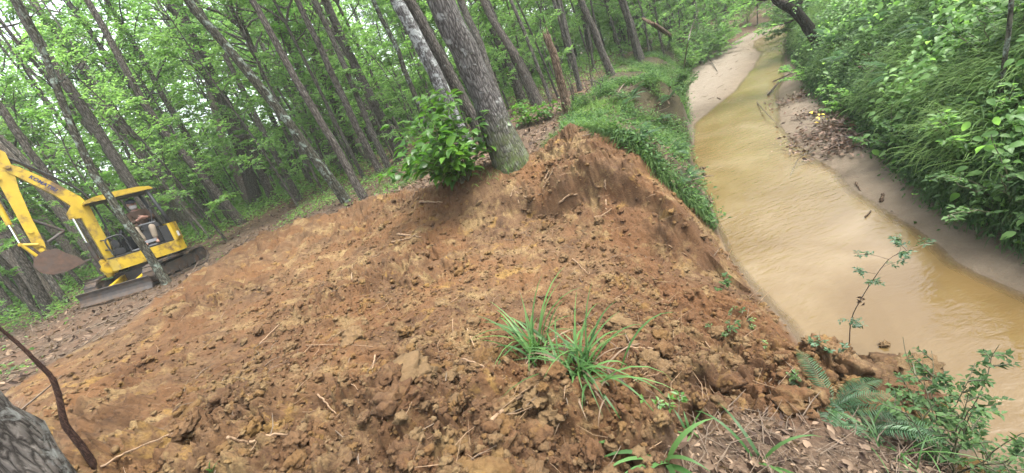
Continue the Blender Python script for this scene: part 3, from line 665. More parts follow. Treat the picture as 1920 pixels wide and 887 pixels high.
hero([(545, 345), (480, 220), (420, 100), (365, 0)], 14, 'slender trunk just left of the thin straight pole', 'bark_far', base=(-7.4, 18.0), H=14, crown=1, seed=32)
hero([(420, 380), (360, 270), (300, 170), (250, 80)], 15, 'grey trunk between the pale wide trunk and the broad brown one', 'bark_far', base=(-12.5, 20.5), H=15, crown=0, seed=33)
# the trunk at the photographer's left hand
hero([(22, 856), (-62, 762), (-160, 655), (-330, 465)], 112, 'rough pale-flecked tree trunk filling the lower left corner', 'bark_corner', base=(-2.62, 1.72), H=9, seed=40, n=26, flare=1.06)

# ------------------------------------------------------------------ the forest behind: every tree its own object
rng = np.random.default_rng(77)
ZONES = [(-60, -44, 'slim tree in the forest left of the raised boom', 'trees left of the boom'),
         (-44, -30, 'slim leafy tree in the deep forest behind the digger', 'trees behind the digger'),
         (-30, -18, 'slim leafy tree deep in the forest beyond the leaning dotted trunk', 'trees beyond the clearing'),
         (-18, -4, 'slim leafy tree deep in the forest left of the mottled oak', 'trees left of the oak'),
         (-4, 16, 'slim leafy tree deep in the forest between oak and grassy bank', 'trees right of the oak'),
         (16, 40, 'leafy tree in the thicket at the head of the creek', 'trees at the creek head')]
def zone(x, y):
    a = math.degrees(math.atan2(x, y))
    for z in ZONES:
        if z[0] <= a < z[1]: return z[2], z[3]
    return 'slim leafy forest tree at the edge of view', 'trees at the edge of view'
_seen = {}
def copy_tree(kind, x, y, s, rz, z=None):
    """a copy of an understory tree: root, trunk and crown"""
    l, gname = zone(x, y); B = (x, y, tz(x, y) if z is None else z)
    root = empty('tree', B, l, 'tree', gname); root.rotation_euler = (rng.normal(0, .05), -.05+rng.normal(0, .05), rz); root.scale = (s, s, s*rng.uniform(.9, 1.15))
    for nm, k in (('trunk', 0), ('crown', 1)):
        if nm not in _seen.setdefault(kind, {}):
            o = obj(nm, SAP[kind][k], root); _seen[kind][nm] = o
        else:
            o = _seen[kind][nm].copy(); COL.objects.link(o); o.parent = root
    return root
def blocked(x, y):
    v = Vector((x, y, 1.0))-CAMP; dd = v.dot(FW)
    px = 960+FPX*v.dot(RT)/dd; py = 443.5-FPX*v.dot(UP)/dd
    return (math.hypot(x+9.6, y-11.2) < 2.8) or (x > polyx(y)-.6) or (math.hypot(x, y) < 15 and -11.5 < x < -6.2)
def polyx(y):
    return float(np.interp(y, [p[1] for p in LBANK[3:21]], [p[0] for p in LBANK[3:21]]))
placed = []
def try_place(n, rmin, rmax, a0, a1, gap, kinds, smin, smax):
    c = 0; tries = 0
    while c < n and tries < n*40:
        tries += 1
        r = math.sqrt(rng.uniform(rmin**2, rmax**2)); a = R_(rng.uniform(a0, a1)); x, y = r*math.sin(a), r*math.cos(a)
        if blocked(x, y) or any(math.hypot(x-p, y-q) < gap for p, q in placed): continue
        placed.append((x, y)); copy_tree(int(rng.choice(kinds)), x, y, rng.uniform(smin, smax), rng.uniform(0, 6.28)); c += 1
try_place(16, 13.5, 19, -54, 14, 1.5, [0, 2, 5, 3], .8, 1.1)
try_place(34, 18, 27, -60, 26, 1.5, [0, 1, 3, 4, 6], .9, 1.25)
try_place(84, 26, 42, -62, 38, 1.5, [1, 3, 4, 6], 1.0, 1.9)
try_place(26, 20, 33, 22, 41, 1.0, [0, 1, 3, 4], .8, 1.3)
for (x, y, k_, s_) in ((12.6, 21.8, 5, 1.1), (14.2, 23.3, 5, 1.4), (15.6, 24.2, 2, 1.2), (17.4, 24.8, 5, 1.5), (19.3, 25.6, 2, 1.3), (21.6, 26.4, 0, 1.0), (16.0, 26.5, 6, 1.0), (12.0, 24.0, 3, 1.0), (18.2, 27.5, 4, 1.0), (23.0, 26.2, 5, 1.6), (20.4, 25.3, 5, 1.3), (13.6, 25.5, 1, 1.0),
                       (16.4, 18.0, 5, 1.3), (18.6, 19.6, 2, 1.4), (14.4, 15.8, 5, 1.2), (21.0, 20.4, 0, 1.2), (24.5, 21.0, 3, 1.2), (13.2, 14.2, 2, 1.0)):
    copy_tree(k_, x, y, s_, rng.uniform(0, 6.28))
# far bare-stemmed trees with high crowns
FT = []
for i in range(7):
    r2 = np.random.default_rng(300+i); g = Geo()
    q = spline([(0, 0, -.3), (r2.normal(0, .12), r2.normal(0, .12), 4), (r2.normal(0, .3), r2.normal(0, .3), 9), (r2.normal(0, .4), r2.normal(0, .4), 15)], 16)
    g.tube(q, np.linspace(.16+.05*i if i < 4 else .035+.018*(i-3), .05 if i < 4 else .02, 16)*(1+.35*np.exp(-np.linspace(0, 15, 16)/.4)), 9, .06, r2)
    for k in range(6):
        i0 = r2.integers(4, 14); g.tube(limb(r2, q[i0], r2.uniform(0, 6.28), R_(r2.uniform(10, 50)), r2.uniform(.6, 2), 6, .2), np.linspace(.03, .005, 6), 4, cap=False)
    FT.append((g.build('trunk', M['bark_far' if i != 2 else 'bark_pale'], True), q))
_tall = {}
def tall(x, y, k, c, s):
    l, gname = zone(x, y); l = l.replace('slim leafy tree', 'tall bare-stemmed tree').replace('slim tree', 'tall bare-stemmed tree').replace('leafy tree', 'tall bare-stemmed tree')
    root = empty('tree', (x, y, tz(x, y)), l, 'tree', 'tall '+gname); root.scale = (s,)*3; root.rotation_euler = (rng.normal(0, .04), -.05+rng.normal(0, .05), rng.uniform(0, 6.28))
    parts_ = 3 if rng.random() < .30 else 1
    for nm, m, off in (('trunk', FT[k][0], (0, 0, 0)), ('crown', CRN[c][0], (FT[k][1][6][0], FT[k][1][6][1], 5.2)), ('limb', CRN[c][1], (FT[k][1][6][0], FT[k][1][6][1], 5.2)))[:parts_]:
        if (nm, m.name) not in _tall: o = obj(nm, m, root); _tall[(nm, m.name)] = o
        else: o = _tall[(nm, m.name)].copy(); COL.objects.link(o); o.parent = root
        o.location = off
n = 0; t = 0
while n < 120 and t < 6000:
    t += 1; r = math.sqrt(rng.uniform(14**2, 42**2)); a = R_(rng.uniform(-60, 34)); x, y = r*math.sin(a), r*math.cos(a)
    if blocked(x, y) or any(math.hypot(x-p, y-q) < 1.1 for p, q in placed): continue
    placed.append((x, y)); tall(x, y, int(rng.choice([0, 1, 2, 3, 4, 4, 5, 5, 6, 6] if r > 22 else [4, 5, 5, 6])), int(rng.integers(0, 4)), rng.uniform(.8, 1.25)); n += 1
# the wood beyond, one leafy mass
g = Geo(); r3 = np.random.default_rng(9)
nb = 4600; a = R_(1)*r3.uniform(-66, 46, nb); r = r3.uniform(40, 60, nb); h = np.where(r3.random(nb) < .5, r3.uniform(0, .28, nb), r3.uniform(.1, 1, nb))*17
for i in range(nb):
    c = np.array([r[i]*math.sin(a[i]), r[i]*math.cos(a[i]), .2+h[i]]); k = 42
    P = c+r3.normal(0, 1, (k, 3))*[1.1, 1.1, .45]; P[:, 2] = np.maximum(P[:, 2], .1)
    D = r3.normal(0, 1, (k, 3))*[1, 1, .35]; leaves(g, P, D, np.array([0, 0, 1.])+r3.normal(0, .5, (k, 3)), r3.uniform(.25, .5, k), .6, np.clip(.6*r3.random()+.4*r3.random(k), 0, 1))
tag(obj('far_woodland', g.build('far_woodland', M['leaf_pale'])), kind='stuff')

# ------------------------------------------------------------------ ground cover one cannot count
rng = np.random.default_rng(501)
def sample(n, x0, x1, y0, y1, test):
    out = []; c = 0
    for _ in range(40):
        x = rng.uniform(x0, x1, 20000); y = rng.uniform(y0, y1, 20000); z, mk = terrain(x, y)
        ok = test(x, y, z, mk); out.append(np.stack([x, y, z], -1)[ok]); c += ok.sum()
        if c >= n: break
    return np.concatenate(out)[:n]
def right_bank(lo, hi):
    def t(x, y, z, mk):
        d = -polydist(x, y, RBANK); r = np.hypot(x, y); az = np.degrees(np.arctan2(x, y))
        return (d > lo) & (d < hi) & (az < 74) & (rng.random(len(x)) < np.clip(7.5/r, .12, 1)**1.5) & (z < 1.6-.10*r+1.6)
    return t
# low leafy undergrowth covering the steep right bank
g = Geo()
P = sample(16000, 3, 24, 0.2, 24, right_bank(.02, 5.5)); n = len(P)
cl = fbm(P[:, 0], P[:, 1], .8, 3, 71)
for k in range(6):
    off = rng.normal(0, 1, (n, 3))*[.10, .10, .05]; off[:, 2] += rng.uniform(.02, .22, n)*(1+.8*cl)
    D = rng.normal(0, 1, (n, 3))*[1, 1, .3]+[-.25, -.1, -.1]; D = D-np.array([.35, .2, .1])*.3
    leaves(g, P+off, D, np.array([-.35, -.3, 1.])+rng.normal(0, .5, (n, 3)), rng.uniform(.025, .075, n)*(1+.4*(fbm(P[:, 0], P[:, 1], 1.1, 2, 72) > .15)), .5, np.clip(.5+.8*cl+rng.normal(0, .25, n), 0, 1))
tag(obj('undergrowth', g.build('undergrowth', M['under'])), kind='stuff')
g = Geo()
P = sample(8200, 3, 24, 0.2, 24, lambda x, y, z, mk: right_bank(.1, 5.5)(x, y, z, mk) & (fbm(x, y, .9, 3, 77) > -.06))
n = len(P)
for k in range(8):
    a = rng.uniform(0, 6.28, n); D = np.stack([np.cos(a)-.22, np.sin(a)-.2, rng.uniform(.7, 2.2, n)], -1)
    L = rng.uniform(.28, .66, n); base = fbm(P[:, 0], P[:, 1], 1.3, 2, 78)
    blades(g, P+rng.normal(0, .03, (n, 3))*[1, 1, 0]-[0, 0, .02], D, L, rng.uniform(.008, .016, n), rng.uniform(1.0, 2.4, n), np.clip(.55+1.0*base+rng.normal(0, .25, n), 0, 1))
tag(obj('bank_grass', g.build('bank_grass', M['grass'])), kind='stuff')
g = Geo()
P = sample(4200, 3, 22, -.5, 22, right_bank(-.02, .28)); n = len(P)
for k in range(6):
    D = np.stack([rng.normal(-.8, .45, n), rng.normal(-.55, .45, n), rng.uniform(-.1, .9, n)], -1)
    blades(g, P+rng.normal(0, .04, (n, 3))+[0, 0, .05], D, rng.uniform(.12, .32, n), rng.uniform(.006, .013, n), rng.uniform(1.0, 2.2, n), np.clip(.45+rng.normal(0, .25, n), 0, 1))
    off = rng.normal(0, .10, (n, 3)); off[:, :2] -= [.06, .04]
    leaves(g, P+off, rng.normal(0, 1, (n, 3))-[.3, .2, .5], np.array([-.5, -.4, .8])+rng.normal(0, .45, (n, 3)), rng.uniform(.025, .065, n), .5, np.clip(rng.normal(.4, .3, n), 0, 1))
tag(obj('hanging_bank_growth', g.build('hanging_bank_growth', M['under'])), kind='stuff')
g = Geo()
P = sample(900, 3, 24, 0.2, 24, lambda x, y, z, mk: right_bank(-.02, 5.5)(x, y, z, mk) & (fbm(x, y, 1.0, 3, 177) > .02)); n = len(P)
for k in range(16):
    off = rng.normal(0, 1, (n, 3))*[.13, .13, .06]; off[:, 2] += rng.uniform(.05, .50, n)
    broad(g, P+off, rng.normal(0, 1, (n, 3))*[1, 1, .3]-[.25, .2, .25], np.array([-.4, -.35, 1.])+rng.normal(0, .35, (n, 3)), rng.uniform(.05, .12, n), .6, np.clip(.6+.9*fbm(P[:, 0], P[:, 1], .9, 2, 178)+rng.normal(0, .2, n), 0, 1))
tag(obj('bank_broad_leaves', g.build('bank_broad_leaves', M['leaf_up'])), kind='stuff')
# the grassy lip of the left bank
def left_lip(x, y, z, mk):
    r = np.hypot(x, y); d = polydist(x, y, LBANK); c = fbm(x, y, .7, 3, 81)
    return (mk['grass'] > .35) & (d > .0) & (d < 3.2) & (z > WZ+.1) & (rng.random(len(x)) < np.clip(8/r, .1, 1)**1.5) & (c > -.12+.30*sstep(1.2, 2.6, d))
g = Geo(); P = sample(7500, 1.3, 18, 4.3, 28, left_lip); n = len(P)
for k in range(6):
    a = rng.uniform(0, 6.28, n); D = np.stack([np.cos(a)+.35, np.sin(a)-.35, rng.uniform(.8, 2.2, n)], -1)
    base = fbm(P[:, 0], P[:, 1], 1.1, 2, 82)
    blades(g, P+rng.normal(0, .03, (n, 3))*[1, 1, 0]-[0, 0, .02], D, rng.uniform(.07, .26, n)*(1+.9*(rng.random(n) < .15)), rng.uniform(.005, .011, n), rng.uniform(.6, 2.2, n), np.clip(.55+.6*base+rng.normal(0, .2, n), 0, 1))
tag(obj('creek_lip_grass', g.build('creek_lip_grass', M['grass'])), kind='stuff')
g = Geo(); P = sample(1100, 1.2, 3.2, 4.2, 7.8, lambda x, y, z, mk: (mk['mud'] > .03) & (mk['mud'] < .75) & (x > 1.25) & (z > WZ+.3)); n = len(P)
for k in range(6):
    D = np.stack([rng.normal(-.7, .5, n), rng.normal(-.6, .5, n), rng.uniform(.0, 1.2, n)], -1)
    blades(g, P+rng.normal(0, .03, (n, 3))+[.04, .03, .01], D, rng.uniform(.10, .32, n), rng.uniform(.005, .010, n), rng.uniform(1.0, 2.4, n), np.clip(rng.normal(.5, .3, n), 0, 1))
tag(obj('overhanging_lip_grass', g.build('overhanging_lip_grass', M['grass'])), kind='stuff')
g = Geo(); P = sample(6500, 1.5, 18, 4.6, 28, lambda x, y, z, mk: left_lip(x, y, z, mk) & (fbm(x, y, 1.0, 3, 85) > -.12)); n = len(P)
for k in range(6):
    off = rng.normal(0, 1, (n, 3))*[.09, .09, .03]; off[:, 2] += rng.uniform(.02, .24, n)
    leaves(g, P+off, rng.normal(0, 1, (n, 3))*[1, 1, .35], np.array([0, 0, 1.])+rng.normal(0, .45, (n, 3)), rng.uniform(.04, .085, n), .5, rng.random(n))
tag(obj('creek_lip_leaves', g.build('creek_lip_leaves', M['under'])), kind='stuff')
# forest-floor seedlings and weeds
def floor_test(x, y, z, mk):
    r = np.hypot(x, y); c = fbm(x, y, 2.6, 4, 91)
    return (mk['mud'] < .05) & (mk['grass'] < .3) & (mk['sand'] < .1) & (y > 6) & (c > .12-.5*sstep(13, 22, r)) & (np.hypot(x+9.6, y-11.2) > 1.9) & (rng.random(len(x)) < np.clip(10/r, .1, 1))
g = Geo(); P = sample(9000, -42, 12, 5, 42, floor_test); n = len(P); rr = np.hypot(P[:, 0], P[:, 1])
for k in range(7):
    off = rng.normal(0, 1, (n, 3))*[.16, .16, .04]; off[:, 2] += rng.uniform(.02, .16, n)*(1+2.5*sstep(14, 24, rr))
    leaves(g, P+off, rng.normal(0, 1, (n, 3))*[1, 1, .3], np.array([0, 0, 1.])+rng.normal(0, .4, (n, 3)), rng.uniform(.05, .10, n)*(1+1.2*sstep(14, 30, rr)), .55, rng.random(n))
tag(obj('forest_floor_weeds', g.build('forest_floor_weeds', M['leaf_up'])), kind='stuff')
# dead leaves: thick at the photographer's feet, thin over the forest floor
g = Geo()
def litter(P, L):
    n = len(P); D = rng.normal(0, 1, (n, 3))*[1, 1, .45]
    broad(g, P+np.c_[np.zeros((n, 2)), rng.uniform(.0, .03, n)], D, np.array([0, 0, 1.])+rng.normal(0, .75, (n, 3)), L, rng.uniform(.35, .62, n)[:, None, None], rng.random(n)**1.6, rng.choice([-.6, -.3, .35, .7], n)[:, None, None])
near = lambda x, y, z, mk: (mk['mud'] < .75) & (z > WZ+.12) & (polydist(x, y, LBANK) > .1) & (np.hypot(x, y) < 2.6)
P = sample(2300, -.2, 2.6, .3, 2.1, near); litter(P, np.clip(np.exp(rng.normal(-3.35, .36, len(P))), .02, .085))
P = sample(9000, -16, 8, 4, 22, lambda x, y, z, mk: (mk['mud'] < .3) & (mk['sand'] < .1) & (z > WZ+.2) & (np.hypot(x+9.6, y-11.2) > 1.5) & (rng.random(len(x)) < np.clip(7/np.hypot(x, y), 0, 1)**2)); litter(P, rng.uniform(.05, .12, len(P)))
tag(obj('dead_leaf_litter', g.build('dead_leaf_litter', M['dry'])), kind='stuff')
g = Geo()
def straws(P, L, r):
    for p, l, q in zip(P, L, r):
        a = rng.uniform(0, 6.28); d = np.array([math.cos(a), math.sin(a), rng.uniform(-.1, .35)]); m = p+d*l*.5+rng.normal(0, .08*l, 3)
        g.tube([p+[0, 0, .004], m, p+d*l], [q, q*.9, q*.4], 4, cap=False)
P = sample(800, -.4, 2.4, .4, 2.1, near); straws(P, rng.uniform(.05, .25, len(P)), rng.uniform(.0015, .004, len(P)))
P = sample(1500, -14, 5, 4, 16, lambda x, y, z, mk: (mk['mud'] < .6) & (mk['sand'] < .1) & (z > WZ+.2)); straws(P, rng.uniform(.15, .6, len(P)), rng.uniform(.004, .012, len(P)))
P = sample(90, 3, 16, 1, 22, lambda x, y, z, mk: (mk['sand'] > .9) & (z > WZ+.01)); straws(P, rng.uniform(.06, .3, len(P)), rng.uniform(.003, .009, len(P)))
P = mudpts(330, 1.4, 8, 19); straws(P, rng.uniform(.04, .22, len(P)), rng.uniform(.0015, .0045, len(P)))
_k = Geo(); _g = g; g = _k
P = mudpts(420, 1.2, 8, 29); straws(P, rng.uniform(.05, .28, len(P)), rng.uniform(.0012, .0032, len(P)))
tag(obj('root_fibres', g.build('root_fibres', M['root'])), kind='stuff'); g = _g
tag(obj('fallen_twig_litter', g.build('fallen_twig_litter', M['twig'])), kind='stuff')

# ------------------------------------------------------------------ the small excavator
M['yellow'] = simple('worn_yellow_paint', (0.40, 0.268, 0.014), 0.42, var=.12, scale=5, dirt=(0.11, 0.065, 0.026), dirt_amt=.42)
M['black'] = simple('black_plastic', (0.018, 0.018, 0.019), 0.5, var=.3, scale=9, dirt=(0.10, 0.075, 0.05), dirt_amt=.1)
M['darkmetal'] = simple('dark_steel', (0.045, 0.040, 0.036), 0.6, metal=.3, var=.4, scale=9, dirt=(0.075, 0.043, 0.025), dirt_amt=.5, bump=.2)
M['rubber'] = simple('muddy_rubber', (0.030, 0.029, 0.028), 0.85, var=.3, scale=10, dirt=(0.085, 0.056, 0.035), dirt_amt=.7, bump=.3)
M['rust'] = simple('rusty_steel', (0.070, 0.038, 0.023), 0.8, var=.4, scale=12, dirt=(0.06, 0.04, 0.03), dirt_amt=.6, bump=.3)
M['blade'] = simple('scuffed_blade_steel', (0.050, 0.043, 0.038), 0.65, metal=.2, var=.4, scale=7, dirt=(0.075, 0.048, 0.030), dirt_amt=.6, bump=.3)
M['chrome'] = simple('polished_rod', (0.7, 0.7, 0.7), 0.15, metal=1, var=.05)
M['greyplastic'] = simple('grey_trim', (0.2, 0.205, 0.21), 0.5, var=.15)
M['white'] = simple('white_sticker', (0.45, 0.45, 0.44), 0.5, var=.05)
M['navy'] = simple('dark_blue_lettering', (0.022, 0.024, 0.085), 0.5, var=.1)
EXC = empty('excavator', (-9.6126, 11.2102, .0859), 'small yellow excavator with canopy and raised bent boom parked among the trees', 'excavator')
EXC.matrix_world = Matrix.Translation((-9.6126, 11.2102, .0859)) @ Matrix.Rotation(-.10052, 4, 'X') @ Matrix.Rotation(.1109, 4, 'Y') @ Matrix.Rotation(4.7422, 4, 'Z')
SWING = -.7567
def finish(bm, name, mat, parent, bevel=0, swing=True, smooth=False):
    if bevel:
        ed = [e for e in bm.edges if len(e.link_faces) == 2 and e.calc_face_angle() > R_(35)]
        bmesh.ops.bevel(bm, geom=ed, offset=bevel, segments=2, affect='EDGES', clamp_overlap=True)
    bmesh.ops.recalc_face_normals(bm, faces=bm.faces)
    me = bpy.data.meshes.new(name); bm.to_mesh(me); bm.free(); me.materials.append(mat)
    if smooth:
        for p in me.polygons: p.use_smooth = True
    o = obj(name, me, parent)
    if swing and parent is EXC: o.rotation_euler.z = SWING
    return o
def bm_box(bm, x0, x1, y0, y1, z0, z1, rot=None, piv=None):
    r = bmesh.ops.create_cube(bm, size=1)['verts']
    for v in r: v.co = Vector(((x0+x1)/2+v.co.x*(x1-x0), (y0+y1)/2+v.co.y*(y1-y0), (z0+z1)/2+v.co.z*(z1-z0)))
    if rot: bmesh.ops.rotate(bm, verts=r, cent=Vector(piv or ((x0+x1)/2, (y0+y1)/2, (z0+z1)/2)), matrix=rot)
    return r
def bm_profile(bm, pts, y0, y1):
    """side outline in x,z pulled from y0 to y1"""
    a = [bm.verts.new((x, y0, z)) for x, z in pts]; b = [bm.verts.new((x, y1, z)) for x, z in pts]; n = len(pts)
    bm.faces.new(a); bm.faces.new(b[::-1])
    for i in range(n): bm.faces.new((a[i], b[i], b[(i+1) % n], a[(i+1) % n]))
    return a+b
def bm_plan(bm, pts, z0, z1):
    a = [bm.verts.new((x, y, z0)) for x, y in pts]; b = [bm.verts.new((x, y, z1)) for x, y in pts]; n = len(pts)
    bm.faces.new(a[::-1]); bm.faces.new(b)
    for i in range(n): bm.faces.new((a[i], a[(i+1) % n], b[(i+1) % n], b[i]))
def bm_rod(bm, p, q, r, n=12, r2=None):
    p, q = Vector(p), Vector(q); d = q-p
    v = bmesh.ops.create_cone(bm, cap_ends=True, segments=n, radius1=r, radius2=r if r2 is None else r2, depth=d.length)['verts']
    m = Matrix.Translation((p+q)/2) @ d.to_track_quat('Z', 'Y').to_matrix().to_4x4()
    bmesh.ops.transform(bm, matrix=m, verts=v); return v
def tube_obj(name, pts, r, mat, parent, n=8, swing=True, k=16):
    g = Geo(); g.tube(spline(pts, k), r, n); o = obj(name, g.build(name, mat, True), parent)
    if swing and parent is EXC: o.rotation_euler.z = SWING
    return o
# undercarriage
for sy in (-1, 1):
    yc = sy*.72; bm = bmesh.new()
    loop = [(.82+.26*math.cos(a), .27+.26*math.sin(a)) for a in np.linspace(-math.pi/2, math.pi/2, 9)] + [(-.82+.26*math.cos(a), .27+.26*math.sin(a)) for a in np.linspace(math.pi/2, 1.5*math.pi, 9)]
    inn = [(.82+.21*math.cos(a), .27+.21*math.sin(a)) for a in np.linspace(-math.pi/2, math.pi/2, 9)] + [(-.82+.21*math.cos(a), .27+.21*math.sin(a)) for a in np.linspace(math.pi/2, 1.5*math.pi, 9)]
    n = len(loop)
    vs = [[bm.verts.new((x, yc+dy, z)) for x, z in L] for L, dy in ((loop, -.15), (loop, .15), (inn, .15), (inn, -.15))]
    for j in range(4):
        for i in range(n): bm.faces.new((vs[j][i], vs[j][(i+1) % n], vs[(j+1) % 4][(i+1) % n], vs[(j+1) % 4][i]))
    for i in range(34):                                              # grouser bars
        s = i/34*(4*.82+2*math.pi*.26); L1 = 1.64; c = math.pi*.26
        if s < L1: x, z, a = -.82+s, .01, 0
        elif s < L1+c: t = (s-L1)/.26-math.pi/2; x, z, a = .82+.26*math.cos(t), .27+.26*math.sin(t), t+math.pi/2
        elif s < 2*L1+c: x, z, a = .82-(s-L1-c), .53, math.pi
        else: t = (s-2*L1-c)/.26+math.pi/2; x, z, a = -.82+.26*math.cos(t), .27+.26*math.sin(t), t+math.pi/2
        bm_box(bm, x-.018, x+.018, yc-.152, yc+.152, z-.014, z+.016, Matrix.Rotation(-a, 3, 'Y'))
    t = finish(bm, 'track', M['rubber'], EXC, 0, False)
    bm = bmesh.new(); bm_profile(bm, [(-.62, .12), (.62, .12), (.70, .26), (.55, .40), (-.55, .40), (-.70, .26)], yc-.10, yc+.10); finish(bm, 'track_frame', M['darkmetal'], t, .02, False)
    for x, r in ((.82, .19), (-.82, .20)):
        bm = bmesh.new(); bm_rod(bm, (x, yc-.12, .27), (x, yc+.12, .27), r, 20); bm_rod(bm, (x, yc-.15, .27), (x, yc+.15, .27), r*.4, 12); finish(bm, 'idler_wheel', M['darkmetal'], t, .012, False)
    for x in (-.5, -.17, .17, .5):
        bm = bmesh.new(); bm_rod(bm, (x, yc-.12, .14), (x, yc+.12, .14), .075, 14); finish(bm, 'track_roller', M['darkmetal'], t, .008, False)
bm = bmesh.new(); bm_box(bm, -.5, .5, -.6, .6, .22, .46); bm_rod(bm, (0, 0, .44), (0, 0, .60), .42, 28); finish(bm, 'undercarriage', M['darkmetal'], EXC, .015, False)
bm = bmesh.new()
prof = [(1.27, .0), (1.36, .0), (1.31, .08), (1.295, .16), (1.305, .24), (1.34, .31), (1.31, .32), (1.27, .25), (1.255, .16), (1.265, .08)]
bm_profile(bm, prof, -.87, .87)
bl = finish(bm, 'dozer_blade', M['blade'], EXC, .006, False)
for y in (-.34, .34):
    bm = bmesh.new(); bm_profile(bm, [(.45, .28), (1.27, .06), (1.27, .20), (.45, .42)], y-.05, y+.05); finish(bm, 'push_arm', M['yellow'], bl, .012, False)
# revolving house
plan = [(.70, -.62), (.74, -.3), (.74, .45), (.62, .74), (-.25, .80), (-.62, .77), (-.82, .52), (-.90, .2), (-.90, -.2), (-.82, -.52), (-.62, -.77), (.35, -.80)]
bm = bmesh.new(); bm_plan(bm, plan, .60, .90); hs_ = finish(bm, 'house', M['yellow'], EXC, .035)
bm = bmesh.new(); bm_plan(bm, [(x*.97, y*.97) for x, y in plan], .905, .935); finish(bm, 'floor_plate', M['black'], EXC, .008)
bm = bmesh.new(); bm_plan(bm, [(-.42, .74), (-.64, .72), (-.82, .48), (-.885, .2), (-.885, -.2), (-.82, -.50), (-.64, -.73), (-.42, -.74)], .94, 1.34); finish(bm, 'engine_cover', M['black'], EXC, .03)
bm = bmesh.new(); bm_plan(bm, [(-.60, .745), (-.665, .75), (-.86, .50), (-.92, .2), (-.92, -.2), (-.86, -.52), (-.665, -.76), (-.60, -.755), (-.66, -.735), (-.83, -.49), (-.89, -.2), (-.89, .2), (-.83, .49), (-.66, .725)], .90, 1.38); finish(bm, 'rear_guard', M['yellow'], EXC, .012)
bm = bmesh.new(); bm_box(bm, -.79, -.73, .612, .66, .98, 1.12, Matrix.Rotation(R_(52), 3, 'Z')); finish(bm, 'warning_sticker', M['white'], EXC, .004)
bm = bmesh.new(); bm_box(bm, -.42, .52, -.78, -.40, .94, 1.30); finish(bm, 'side_tank', M['black'], EXC, .04)
bm = bmesh.new(); bm_box(bm, -.42, .02, -.24, .26, 1.22, 1.34); bm_box(bm, -.50, -.40, -.24, .26, 1.30, 1.82, Matrix.Rotation(R_(-8), 3, 'Y')); bm_box(bm, -.36, -.05, -.2, .22, .94, 1.22); finish(bm, 'seat', M['black'], EXC, .04)
bm = bmesh.new(); bm_box(bm, -.52, .02, .36, .60, .94, 1.34); bm_box(bm, -.50, -.12, .38, .58, 1.34, 1.50); o = finish(bm, 'left_console', M['black'], EXC, .03)
o['label'] = 'black console with grey lever panel beside the seat'
bm = bmesh.new(); bm_box(bm, -.45, -.10, .395, .565, 1.502, 1.53); finish(bm, 'armrest', M['greyplastic'], o, .012, False)
bm = bmesh.new(); bm_rod(bm, (-.40, .5, 1.52), (-.47, .52, 1.78), .014); bm_rod(bm, (-.47, .52, 1.76), (-.48, .52, 1.86), .026); finish(bm, 'control_lever', M['black'], o, .0, False)
bm = bmesh.new(); bm_box(bm, .34, .56, -.36, .42, .94, 1.12); bm_box(bm, .38, .52, -.30, .36, 1.12, 1.34); fc = finish(bm, 'front_console', M['black'], EXC, .03)
for y in (-.12, .12):
    bm = bmesh.new(); bm_rod(bm, (.36, y, 1.1), (.22, y, 1.45), .012); bm_rod(bm, (.22, y, 1.44), (.19, y, 1.52), .022); finish(bm, 'travel_lever', M['black'], fc, 0, False)
for y in (-.34, .62):
    tube_obj('guard_rail', [(.60, y, .94), (.63, y, 1.20), (.62, y, 1.38), (.50, y, 1.43), (.30, y, 1.40), (.26, y, 1.1), (.26, y, .94)], .018, M['black'], EXC, k=24)
tube_obj('guard_rail', [(.61, .62, 1.12), (.64, .3, 1.14), (.64, 0, 1.14), (.61, -.34, 1.12)], .016, M['black'], EXC)
tube_obj('guard_rail', [(.61, .62, 1.38), (.64, .3, 1.40), (.64, 0, 1.40), (.61, -.34, 1.38)], .016, M['black'], EXC)
for i, (x, y, z) in enumerate(((.585, .20, 1.18), (.585, -.05, 1.26), (.585, .32, 1.02))):
    bm = bmesh.new(); bm_box(bm, x-.012, x+.012, y-.07, y+.07, z-.035, z+.035); finish(bm, 'label_plate', M['white'], EXC, .004)
bm = bmesh.new(); bm_box(bm, -.30, .28, .66, .76, .94, .965); bm_box(bm, -.28, .0, .64, .74, 1.02, 1.10); finish(bm, 'step_panel', M['greyplastic'], EXC, .01)
for y in (-.50, .50):
    g = Geo(); g.tube([(-.74, y*1.12, 1.30), (-.68, y*1.05, 1.75), (-.60, y, 2.36)], [.045, .042, .042], 8); o = obj('canopy_post', g.build('canopy_post', M['black'], True), EXC); o.rotation_euler.z = SWING
tube_obj('canopy_crossbar', [(-.655, -.53, 1.9), (-.66, 0, 1.9), (-.655, .53, 1.9)], .025, M['black'], EXC)
bm = bmesh.new()
rf = [(.62, 2.335), (.60, 2.40), (.40, 2.455), (0, 2.485), (-.45, 2.475), (-.68, 2.43), (-.74, 2.36)]
bm_profile(bm, rf, -.58, .58); finish(bm, 'canopy_roof', M['yellow'], EXC, .03)
bm = bmesh.new(); bm_box(bm, -.70, .58, -.54, .54, 2.315, 2.337); finish(bm, 'canopy_lining', M['black'], EXC, .006)
